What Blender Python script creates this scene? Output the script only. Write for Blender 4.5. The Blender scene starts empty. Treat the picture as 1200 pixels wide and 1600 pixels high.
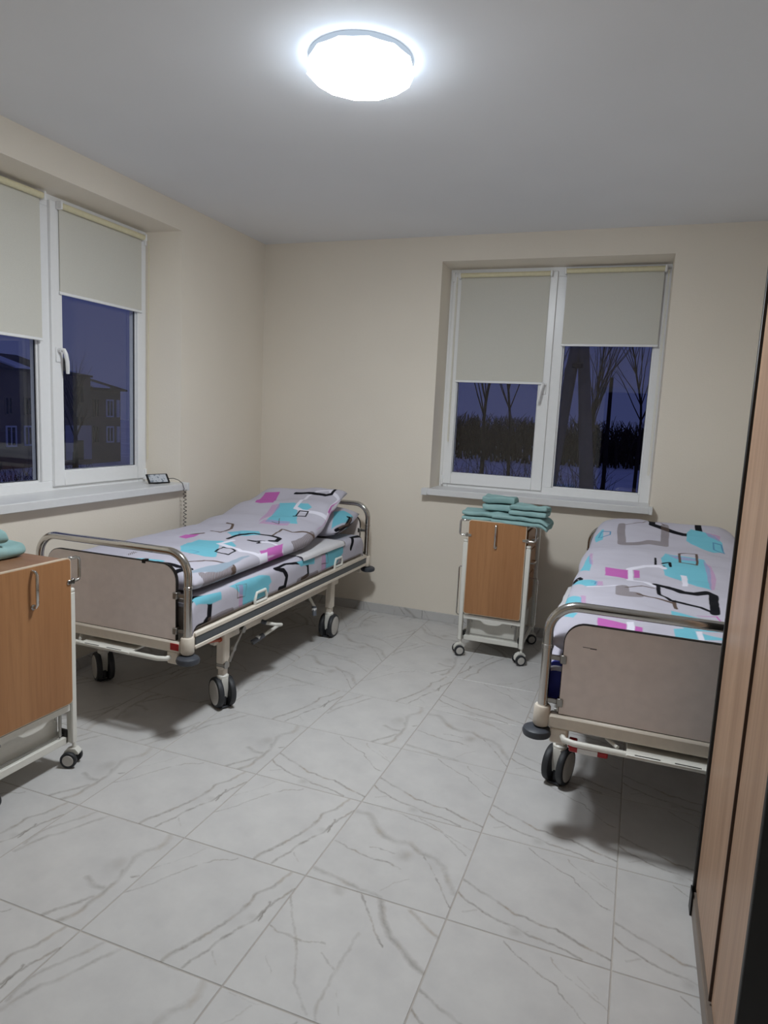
import bpy, math, random
import numpy as np
from mathutils import Vector, Matrix, noise
C = bpy.context.scene.collection
SC = bpy.context.scene
rnd = random.Random(7)

# ------------------------------------------------------------------ camera, world, exposure
D, H = 4.2346, 2.7862                     # back wall distance, ceiling height (metres)
XR, YF = 3.70, -1.85                      # right wall, wall behind the camera
cam_d = bpy.data.cameras.new('camera'); cam = bpy.data.objects.new('camera', cam_d); C.objects.link(cam)
cam_d.sensor_fit = 'VERTICAL'; cam_d.sensor_height = 36.0; cam_d.lens = 23.9207
cam_d.clip_start = 0.02; cam_d.clip_end = 500
f_ = Vector((-0.34408795, 0.92859065, -0.13900676)); r_ = Vector((0.9342219, 0.35340605, 0.04830736)); u_ = Vector((-0.09398359, 0.11324118, 0.98911249))
m = Matrix((r_, u_, -f_)).transposed().to_4x4(); m.translation = Vector((2.87580386, -0.5866706, 1.50933824))
cam.matrix_world = m
SC.camera = cam
SC.view_settings.view_transform = 'Standard'
SC.view_settings.look = 'None'
SC.view_settings.exposure = 0.0
SC.view_settings.gamma = 1.0
SC.view_settings.use_curve_mapping = False
LAMP_POWER = 152.0
LAMP_COL = (0.91, 0.967, 1.01)
w = bpy.data.worlds.new('dusk'); SC.world = w; w.use_nodes = True
nt = w.node_tree; nt.nodes.clear()
tc = nt.nodes.new('ShaderNodeTexCoord'); sx = nt.nodes.new('ShaderNodeSeparateXYZ'); cr = nt.nodes.new('ShaderNodeValToRGB')
bg = nt.nodes.new('ShaderNodeBackground'); out = nt.nodes.new('ShaderNodeOutputWorld')
nt.links.new(tc.outputs['Generated'], sx.inputs[0]); nt.links.new(sx.outputs['Z'], cr.inputs[0])
cr.color_ramp.elements[0].position = 0.0; cr.color_ramp.elements[0].color = (0.041, 0.049, 0.130, 1)
cr.color_ramp.elements[1].position = 0.5; cr.color_ramp.elements[1].color = (0.036, 0.043, 0.130, 1)
nt.links.new(cr.outputs[0], bg.inputs[0]); bg.inputs[1].default_value = 1.0
nt.links.new(bg.outputs[0], out.inputs[0])

# ------------------------------------------------------------------ node helpers
def s2l(c):
    return tuple(((v/255)/12.92 if v/255 <= .04045 else ((v/255+.055)/1.055)**2.4) for v in c)
class NT:
    """thin wrapper for building node graphs in order"""
    def __init__(s, name):
        s.m = bpy.data.materials.new(name); s.m.use_nodes = True
        s.t = s.m.node_tree; s.t.nodes.clear()
        s.out = None
    def n(s, ty, **kw):
        k = s.t.nodes.new('ShaderNode'+ty)
        for a, b in kw.items(): setattr(k, a, b)
        return k
    def l(s, a, b): s.t.links.new(a, b)
    def put(s, sock, v):
        if isinstance(v, bpy.types.NodeSocket): s.l(v, sock)
        else: sock.default_value = v
    def math(s, op, a, b=None, c=None, clamp=False):
        k = s.n('Math', operation=op, use_clamp=clamp); s.put(k.inputs[0], a)
        if b is not None: s.put(k.inputs[1], b)
        if c is not None: s.put(k.inputs[2], c)
        return k.outputs[0]
    def vm(s, op, a, b=None, scale=None):
        k = s.n('VectorMath', operation=op); s.put(k.inputs[0], a)
        if b is not None: s.put(k.inputs[1], b)
        if scale is not None: s.put(k.inputs['Scale'], scale)
        return k.outputs['Value'] if op in ('DOT_PRODUCT', 'LENGTH', 'DISTANCE') else k.outputs[0]
    def ramp(s, v, a, b, lo=0., hi=1., smooth=False):
        k = s.n('MapRange', interpolation_type='SMOOTHSTEP' if smooth else 'LINEAR'); s.put(k.inputs[0], v)
        k.inputs[1].default_value = a; k.inputs[2].default_value = b; k.inputs[3].default_value = lo; k.inputs[4].default_value = hi
        return k.outputs[0]
    def mix(s, fac, a, b):
        k = s.n('Mix', data_type='RGBA'); s.put(k.inputs[0], fac)
        s.put(k.inputs[6], a if isinstance(a, bpy.types.NodeSocket) else (*a, 1)); s.put(k.inputs[7], b if isinstance(b, bpy.types.NodeSocket) else (*b, 1))
        return k.outputs[2]
    def noise(s, vec, scale, detail=3, rough=.5):
        k = s.n('TexNoise'); s.put(k.inputs['Vector'], vec); k.inputs['Scale'].default_value = scale
        k.inputs['Detail'].default_value = detail; k.inputs['Roughness'].default_value = rough
        return k
    def bsdf(s, color, rough=.5, metal=0., spec=.5, normal=None, trans=None):
        p = s.n('BsdfPrincipled')
        s.put(p.inputs['Base Color'], color if isinstance(color, bpy.types.NodeSocket) else (*color, 1))
        s.put(p.inputs['Roughness'], rough); p.inputs['Metallic'].default_value = metal
        p.inputs['Specular IOR Level'].default_value = spec
        if normal is not None: s.l(normal, p.inputs['Normal'])
        o = s.n('OutputMaterial'); s.l(p.outputs[0], o.inputs[0]); s.p = p
        return s.m
    def bump(s, h, strength, dist=.002):
        b = s.n('Bump'); b.inputs['Strength'].default_value = strength; b.inputs['Distance'].default_value = dist
        s.l(h, b.inputs['Height']); return b.outputs[0]
    def obj(s): return s.n('TexCoord').outputs['Object']
    def geo(s): return s.n('NewGeometry').outputs['Position']

def plain(name, rgb, rough=.5, metal=0., spec=.5, var=.04, nscale=40, bump=0., bscale=200):
    """a surface of one colour with slight mottling and fine relief"""
    t = NT(name); o = t.obj(); c = s2l(rgb)
    nz = t.noise(o, nscale, 3)
    fac = t.ramp(nz.outputs[0], .3, .7)
    col = t.mix(fac, tuple(v*(1-var) for v in c), tuple(min(1, v*(1+var)) for v in c))
    nrm = None
    if bump: nrm = t.bump(t.noise(o, bscale, 2).outputs[0], bump)
    return t.bsdf(col, rough, metal, spec, nrm)

def wood(name, a, b, c, axis='Z', scale=1., rough=.42):
    """laminate with grain running along one axis"""
    t = NT(name); o = t.obj()
    mp = t.n('Mapping'); t.l(o, mp.inputs[0])
    sc = {'Z': (14, 14, .7), 'X': (.7, 14, 14), 'Y': (14, .7, 14)}[axis]
    mp.inputs['Scale'].default_value = tuple(v*scale for v in sc)
    n1 = t.noise(mp.outputs[0], 1.0, 5, .6); n2 = t.noise(mp.outputs[0], 5.0, 3, .6)
    f1 = t.ramp(n1.outputs[0], .35, .65); f2 = t.ramp(n2.outputs[0], .45, .75)
    col = t.mix(f1, s2l(a), s2l(b)); col = t.mix(t.math('MULTIPLY', f2, .45), col, s2l(c))
    return t.bsdf(col, rough, 0, .4, t.bump(n2.outputs[0], .05, .001))

def wall_mat(name, rgb, bump=.25):
    t = NT(name); g = t.geo()
    big = t.noise(g, 1.3, 2); fine = t.noise(g, 90, 3, .6)
    c = s2l(rgb)
    col = t.mix(t.ramp(big.outputs[0], .35, .65), tuple(v*.98 for v in c), tuple(v*1.015 for v in c))
    return t.bsdf(col, .75, 0, .25, t.bump(fine.outputs[0], bump, .003))

M = {}
M['wall'] = wall_mat('cream_wallpaper', (236, 227, 213))
M['ceiling'] = wall_mat('white_ceiling', (236, 237, 240), .05)
M['white_pvc'] = plain('white_pvc', (244, 244, 244), .3, 0, .5, .01)
M['sill'] = plain('white_sill', (224, 224, 224), .28, 0, .5, .015)
M['gasket'] = plain('dark_gasket', (38, 38, 42), .6)
M['cream_metal'] = plain('cream_painted_steel', (222, 212, 198), .4, 0, .5, .03)
M['white_metal'] = plain('white_painted_steel', (222, 220, 212), .38, 0, .5, .02)
M['bed_panel'] = plain('grey_beige_laminate', (242, 230, 225), .5, 0, .4, .035, 25)
M['edge_black'] = plain('dark_edging', (40, 36, 34), .5)
M['rubber'] = plain('dark_rubber', (42, 44, 48), .55)
M['bumper'] = plain('slate_rubber_bumper', (62, 66, 74), .45)
M['hub'] = plain('light_grey_hub', (196, 192, 186), .4)
M['grip_grey'] = plain('grey_grip', (92, 96, 104), .6)
M['rail_strip'] = plain('dark_grey_rail_insert', (84, 88, 92), .55)
M['red'] = plain('red_plastic', (170, 30, 34), .35)
M['orange'] = plain('orange_brown_lever', (176, 84, 58), .4)
M['sticker'] = plain('white_sticker', (235, 235, 235), .5)
M['black'] = plain('black_plastic', (16, 16, 18), .4)
M['chrome'] = plain('chrome', (205, 202, 198), .14, 1.0, .5, .03)
M['zinc'] = plain('brushed_zinc', (170, 168, 164), .35, 1.0)
M['mattress_blue'] = plain('blue_mattress_cover', (38, 44, 130), .6, 0, .3, .08)
M['mattress_grey'] = plain('grey_mattress_cover', (150, 142, 136), .7)
M['deck'] = plain('dark_platform', (70, 66, 64), .6)
M['cab_wood'] = wood('orange_brown_laminate', (172, 124, 83), (160, 112, 73), (136, 92, 58))
M['cab_top'] = wood('brown_top_laminate', (150, 112, 84), (138, 100, 74), (116, 84, 62), 'Y')
M['cab_edge'] = plain('pale_edging', (206, 188, 166), .45)
M['ash'] = wood('pale_ash_laminate', (186, 153, 127), (164, 132, 108), (138, 108, 87))
M['wenge'] = plain('black_carcass', (16, 14, 15), .45)
M['plinth'] = plain('grey_plinth', (126, 114, 104), .4, 0, .4)
M['groove'] = plain('brown_profile', (60, 40, 28), .5)
M['grout'] = plain('grey_grout', (180, 174, 168), .9, 0, .1, .05)
M['white_paint'] = plain('white_door_paint', (205, 205, 205), .4)
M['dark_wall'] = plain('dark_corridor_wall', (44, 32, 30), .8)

def towel_mat():
    t = NT('mint_terry'); o = t.obj()
    n = t.noise(o, 350, 3, .7); b = t.noise(o, 12, 3)
    col = t.mix(t.ramp(b.outputs[0], .3, .7), s2l((138, 172, 172)), s2l((156, 188, 186)))
    return t.bsdf(col, .95, 0, .1, t.bump(n.outputs[0], .6, .004))
M['towel'] = towel_mat()

def blind_mat():
    t = NT('cream_blind_fabric'); g = t.geo()
    wv = t.noise(g, 420, 1); c = t.mix(t.ramp(wv.outputs[0], .3, .7), s2l((230, 228, 220)), s2l((238, 236, 228)))
    d = t.n('BsdfDiffuse'); t.l(c, d.inputs[0]); tr = t.n('BsdfTranslucent'); tr.inputs[0].default_value = (*s2l((232, 224, 186)), 1)
    mx = t.n('MixShader'); mx.inputs[0].default_value = .22; t.l(d.outputs[0], mx.inputs[1]); t.l(tr.outputs[0], mx.inputs[2])
    o = t.n('OutputMaterial'); t.l(mx.outputs[0], o.inputs[0]); return t.m
M['blind'] = blind_mat()
M['blind_tube'] = plain('cream_blind_tube', (226, 218, 184), .5)

def glass_mat():
    t = NT('window_glass')
    lw = t.n('LayerWeight'); lw.inputs[0].default_value = .5          # Schlick reflectance from the facing angle
    fr = t.math('MULTIPLY_ADD', t.math('POWER', lw.outputs['Facing'], 5), .95, .05)
    tr = t.n('BsdfTransparent'); tr.inputs[0].default_value = (.93, .95, .96, 1)
    gl = t.n('BsdfGlossy'); gl.inputs['Roughness'].default_value = 0.0; gl.inputs[0].default_value = (1, 1, 1, 1)
    mx = t.n('MixShader'); t.l(fr, mx.inputs[0]); t.l(tr.outputs[0], mx.inputs[1]); t.l(gl.outputs[0], mx.inputs[2])
    o = t.n('OutputMaterial'); t.l(mx.outputs[0], o.inputs[0]); return t.m
M['glass'] = glass_mat()

def emit(name, rgb, strength):
    t = NT(name); e = t.n('Emission'); e.inputs[0].default_value = (*rgb, 1); e.inputs[1].default_value = strength
    o = t.n('OutputMaterial'); t.l(e.outputs[0], o.inputs[0]); return t.m
M['lamp'] = emit('lit_diffuser', LAMP_COL, LAMP_POWER)
M['lamp_side'] = emit('lit_diffuser_side', LAMP_COL, LAMP_POWER*.35)
M['lamp_base'] = emit('glowing_base', (.50, .60, .72), 1.0)  # emission stands in for lamp light leaking through the base ring
M['lamp_rim'] = emit('lit_diffuser_rim', (0.80, 0.93, 1.08), LAMP_POWER*.05)
def screen_mat():
    t = NT('phone_screen'); o = t.obj()
    n = t.noise(o, 55, 2); k = t.ramp(n.outputs[0], .56, .62)
    e = t.n('Emission'); t.l(t.mix(k, s2l((176, 182, 190)), s2l((120, 128, 138))), e.inputs[0]); e.inputs[1].default_value = .75
    q = t.n('OutputMaterial'); t.l(e.outputs[0], q.inputs[0]); return t.m
M['screen'] = screen_mat()

# ---- segments / polygons drawn in a 2-D coordinate (flat print)
def seg_mask(t, p, a, b, w, soft):
    a = Vector((a[0], a[1], 0)); b = Vector((b[0], b[1], 0)); d = b-a; L2 = max(d.length_squared, 1e-9)
    q = t.vm('SUBTRACT', p, tuple(a))
    h = t.math('MULTIPLY', t.vm('DOT_PRODUCT', q, tuple(d)), 1/L2, clamp=True)
    pr = t.n('VectorMath', operation='SCALE'); pr.inputs[0].default_value = tuple(d); t.l(h, pr.inputs['Scale'])
    dist = t.vm('DISTANCE', q, pr.outputs[0])
    return t.ramp(dist, w*.5+soft, max(w*.5-soft, 0))
def poly_mask(t, p, pts, soft):
    """convex polygon, anticlockwise or clockwise"""
    ps = sorted(set(pts))
    def half(seq):
        h = []
        for q in seq:
            while len(h) > 1 and (h[-1][0]-h[-2][0])*(q[1]-h[-2][1])-(h[-1][1]-h[-2][1])*(q[0]-h[-2][0]) <= 0: h.pop()
            h.append(q)
        return h[:-1]
    pts = half(ps)+half(ps[::-1])
    area = sum(pts[i][0]*pts[(i+1) % len(pts)][1]-pts[(i+1) % len(pts)][0]*pts[i][1] for i in range(len(pts)))
    if area < 0: pts = pts[::-1]
    acc = None
    for i in range(len(pts)):
        a = Vector(pts[i]); b = Vector(pts[(i+1) % len(pts)]); e = (b-a)
        if e.length < 1e-6: continue
        n = Vector((e.y, -e.x)).normalized()
        dd = t.math('SUBTRACT', t.vm('DOT_PRODUCT', p, (n.x, n.y, 0)), n.dot(a))
        acc = dd if acc is None else t.math('MAXIMUM', acc, dd)
    return t.ramp(acc, soft, -soft)

# ------------------------------------------------------------------ mesh helpers
class MB:
    def __init__(s): s.v = []; s.f = []; s.mi = []; s.cur = 0
    def add(s, vs, fs):
        o = len(s.v); s.v += [tuple(x) for x in vs]
        for f in fs: s.f.append(tuple(o+i for i in f)); s.mi.append(s.cur)
        return s
    def mat(s, i): s.cur = i; return s
    def box(s, x0, x1, y0, y1, z0, z1, b=0.):
        if x1 < x0: x0, x1 = x1, x0
        if y1 < y0: y0, y1 = y1, y0
        if z1 < z0: z0, z1 = z1, z0
        b = min(b, (x1-x0)*.45, (y1-y0)*.45, (z1-z0)*.45)
        if b <= 0:
            vs = [(x, y, z) for x in (x0, x1) for y in (y0, y1) for z in (z0, z1)]
            return s.add(vs, [(0, 1, 3, 2), (4, 6, 7, 5), (0, 4, 5, 1), (2, 3, 7, 6), (0, 2, 6, 4), (1, 5, 7, 3)])
        lo = (x0, y0, z0); hi = (x1, y1, z1); vs = []; idx = {}
        for cx in (0, 1):
            for cy in (0, 1):
                for cz in (0, 1):
                    c = (cx, cy, cz)
                    for ax in range(3):
                        p = [0, 0, 0]
                        for k in range(3):
                            e = hi[k] if c[k] else lo[k]
                            p[k] = e if k == ax else e+(-b if c[k] else b)
                        idx[(c, ax)] = len(vs); vs.append(p)
        fs = []
        for ax in range(3):                              # six faces
            o1, o2 = [k for k in range(3) if k != ax]
            for sd in (0, 1):
                q = []
                for e1, e2 in ((0, 0), (1, 0), (1, 1), (0, 1)):
                    c = [0, 0, 0]; c[ax] = sd; c[o1] = e1; c[o2] = e2; q.append(idx[(tuple(c), ax)])
                fs.append(tuple(q))
        for ax in range(3):                              # twelve edges
            o1, o2 = [k for k in range(3) if k != ax]
            for e1 in (0, 1):
                for e2 in (0, 1):
                    c0 = [0, 0, 0]; c0[o1] = e1; c0[o2] = e2; c1 = list(c0); c1[ax] = 1
                    c0 = tuple(c0); c1 = tuple(c1)
                    fs.append((idx[(c0, o1)], idx[(c1, o1)], idx[(c1, o2)], idx[(c0, o2)]))
        for cx in (0, 1):
            for cy in (0, 1):
                for cz in (0, 1):
                    c = (cx, cy, cz); fs.append((idx[(c, 0)], idx[(c, 1)], idx[(c, 2)]))
        return s.add(vs, fs)
    def tube(s, pts, r, n=12, cap=True, closed=False):
        P = [Vector(p) for p in pts]; N = len(P); vs = []; fs = []
        rr = r if isinstance(r, (list, tuple)) else [r]*N
        up = None
        for i in range(N):
            if closed: tg = (P[(i+1) % N]-P[i-1])
            else: tg = P[min(i+1, N-1)]-P[max(i-1, 0)]
            tg.normalize()
            if up is None:
                up = tg.orthogonal().normalized()
            else:
                up = (up-tg*up.dot(tg))
                up = up.normalized() if up.length > 1e-6 else tg.orthogonal().normalized()
            sd = tg.cross(up)
            for k in range(n):
                a = 2*math.pi*k/n; vs.append(P[i]+(up*math.cos(a)+sd*math.sin(a))*rr[i])
        for i in range(N-1 if not closed else N):
            j = (i+1) % N
            for k in range(n): fs.append((i*n+k, i*n+(k+1) % n, j*n+(k+1) % n, j*n+k))
        if cap and not closed: fs += [tuple(range(n))[::-1], tuple((N-1)*n+k for k in range(n))]
        return s.add(vs, fs)
    def cyl(s, a, b, r, n=16, r2=None): return s.tube([a, b], [r, r if r2 is None else r2], n)
    def lathe(s, prof, origin=(0, 0, 0), axis='Z', n=24):
        """profile of (radius, height), revolved"""
        o = Vector(origin); vs = []; fs = []
        for (r, h) in prof:
            for k in range(n):
                a = 2*math.pi*k/n; x, y = r*math.cos(a), r*math.sin(a)
                q = {'Z': (x, y, h), 'X': (h, x, y), 'Y': (y, h, x)}[axis]
                vs.append(o+Vector(q))
        for i in range(len(prof)-1):
            for k in range(n): fs.append((i*n+k, i*n+(k+1) % n, (i+1)*n+(k+1) % n, (i+1)*n+k))
        if prof[0][0] > 1e-6: fs.append(tuple(range(n))[::-1])
        if prof[-1][0] > 1e-6: fs.append(tuple((len(prof)-1)*n+k for k in range(n)))
        return s.add(vs, fs)
    def prism(s, poly, d0, d1, fn):
        """polygon (a,b) extruded between d0 and d1; fn(a,b,d) -> xyz"""
        n = len(poly); vs = [fn(a, b, d0) for a, b in poly]+[fn(a, b, d1) for a, b in poly]
        fs = [tuple(range(n))[::-1], tuple(range(n, 2*n))]+[(i, (i+1) % n, n+(i+1) % n, n+i) for i in range(n)]
        return s.add(vs, fs)
    def build(s, name, mats, parent=None, smooth=True, angle=38, loc=None):
        me = bpy.data.meshes.new(name); me.from_pydata(s.v, [], s.f)
        for q in (mats if isinstance(mats, (list, tuple)) else [mats]): me.materials.append(M[q] if isinstance(q, str) else q)
        me.polygons.foreach_set('material_index', s.mi)
        me.update()
        import bmesh
        bm = bmesh.new(); bm.from_mesh(me); bmesh.ops.recalc_face_normals(bm, faces=bm.faces); bm.to_mesh(me); bm.free()
        if smooth:
            me.shade_smooth(); me.set_sharp_from_angle(angle=math.radians(angle))
        o = bpy.data.objects.new(name, me); C.objects.link(o)
        if parent is not None: o.parent = parent
        if loc is not None: o.location = loc
        return o
def empty(name, loc=(0, 0, 0), rz=0.):
    o = bpy.data.objects.new(name, None); C.objects.link(o); o.location = loc; o.rotation_euler = (0, 0, rz)
    o.empty_display_size = .1; return o
def tag(o, label=None, cat=None, group=None, kind=None):
    if label: o['label'] = label
    if cat: o['category'] = cat
    if group: o['group'] = group
    if kind: o['kind'] = kind
    return o
def dup(root, loc, rz, label=None):
    q = root.copy(); C.objects.link(q); q.location = loc; q.rotation_euler = (0, 0, rz)
    if label: q['label'] = label
    def rec(a, b):
        for ch in list(a.children):
            c = ch.copy(); C.objects.link(c); c.parent = b; rec(ch, c)
    rec(root, q); return q
def arc(c, r, a0, a1, n, fn):
    return [fn(c[0]+r*math.cos(a0+(a1-a0)*i/n), c[1]+r*math.sin(a0+(a1-a0)*i/n)) for i in range(n+1)]
def rrect(x0, x1, z0, z1, r, n=6, corners=(1, 1, 1, 1)):
    """rounded rectangle outline; corners order: bottom-left, bottom-right, top-right, top-left"""
    pts = []
    for k, (cx, cz, a) in enumerate(((x0+r, z0+r, math.pi), (x1-r, z0+r, 1.5*math.pi), (x1-r, z1-r, 0), (x0+r, z1-r, .5*math.pi))):
        if corners[k]: pts += [(cx+r*math.cos(a+i*math.pi/2/n), cz+r*math.sin(a+i*math.pi/2/n)) for i in range(n+1)]
        else: pts.append(((x0, z0), (x1, z0), (x1, z1), (x0, z1))[k])
    return pts
def wall_with_hole(mb, a0, a1, b0, b1, ha0, ha1, hb0, hb1, fn, thick, splay=(0, 0, 0, 0)):
    """wall a0..a1 x b0..b1 with a rectangular opening; reveals splay inwards by (left,right,bottom,top)"""
    O = [(a0, b0), (a1, b0), (a1, b1), (a0, b1)]; I = [(ha0, hb0), (ha1, hb0), (ha1, hb1), (ha0, hb1)]
    B = [(ha0+splay[0], hb0+splay[2]), (ha1-splay[1], hb0+splay[2]), (ha1-splay[1], hb1-splay[3]), (ha0+splay[0], hb1-splay[3])]
    md = min(.24, thick)
    rings = [[fn(a, b, 0) for a, b in O], [fn(a, b, 0) for a, b in I], [fn(a, b, md) for a, b in B], [fn(a, b, md+.02) for a, b in I], [fn(a, b, max(thick, md+.03)) for a, b in I], [fn(a, b, max(thick, md+.03)) for a, b in O]]
    vs = [q for r in rings for q in r]; fs = []
    for k in range(6):
        for i in range(4):
            j = (i+1) % 4; a, b = k*4, ((k+1) % 6)*4
            fs.append((a+i, a+j, b+j, b+i))
    mb.add(vs, fs)

# ------------------------------------------------------------------ setting: shell
WT = .42                                                        # wall thickness
GD = .22                                                        # depth of the reveal to the window frame
# window boxes (u to the right seen from inside, z up, w outwards)
def w_left(u, z, d): return (-GD-d, 1.61+u, z)
def w_back(u, z, d): return (1.447+u, D+GD+d, z)

tx, ty, TS = 1.976, 1.7485, .48                                 # tile grid
mb = MB(); mb.box(-.0, XR, YF, D, -.12, -.0016)
floor = tag(mb.build('floor', 'grout', None, False), 'white marble-look tiled floor with grey veins', kind='structure')

def floor_mat(name, strokes, blots=()):
    """one printed tile face: grey-brown veins, each a short polyline in tile coordinates 0..1"""
    t = NT(name)
    uv = t.n('UVMap').outputs[0]
    n1 = t.noise(uv, 9, 3, .6); n2 = t.noise(uv, 42, 2, .6)
    p = t.vm('ADD', uv, t.vm('SCALE', t.vm('SUBTRACT', n1.outputs['Color'], (.5, .5, .5)), scale=.05))
    p = t.vm('ADD', p, t.vm('SCALE', t.vm('SUBTRACT', n2.outputs['Color'], (.5, .5, .5)), scale=.012))
    acc = None
    for pts, wd, st in strokes:
        for i in range(len(pts)-1):
            k = t.math('MULTIPLY', seg_mask(t, p, pts[i], pts[i+1], wd, wd*.45), st)
            acc = k if acc is None else t.math('MAXIMUM', acc, k)
    for (bx, by, br, st) in blots:
        k = t.ramp(t.vm('DISTANCE', p, (bx, by, 0)), br, 0, 0, st, True)
        acc = t.math('MAXIMUM', acc, k)
    pat = t.ramp(t.noise(uv, 5, 3).outputs[0], .3, .62, .25, 1.0)
    acc = t.math('MULTIPLY', acc, pat)
    cloud = t.ramp(t.noise(uv, 3, 4, .6).outputs[0], .35, .7)
    base = t.mix(cloud, s2l((203, 201, 199)), s2l((192, 190, 189)))
    tint = t.mix(t.ramp(t.noise(uv, 6, 1).outputs[0], .5, .68), s2l((126, 120, 114)), s2l((138, 118, 90)))
    col = t.mix(acc, base, tint)
    info = t.n('ObjectInfo')
    rnd_ = t.ramp(info.outputs['Random'], 0, 1, .975, 1.015)
    col2 = t.vm('SCALE', col, scale=rnd_)
    rg = t.ramp(t.noise(uv, 60, 2).outputs[0], .3, .7, .30, .42)
    return t.bsdf(col2, rg, 0, .42)
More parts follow.
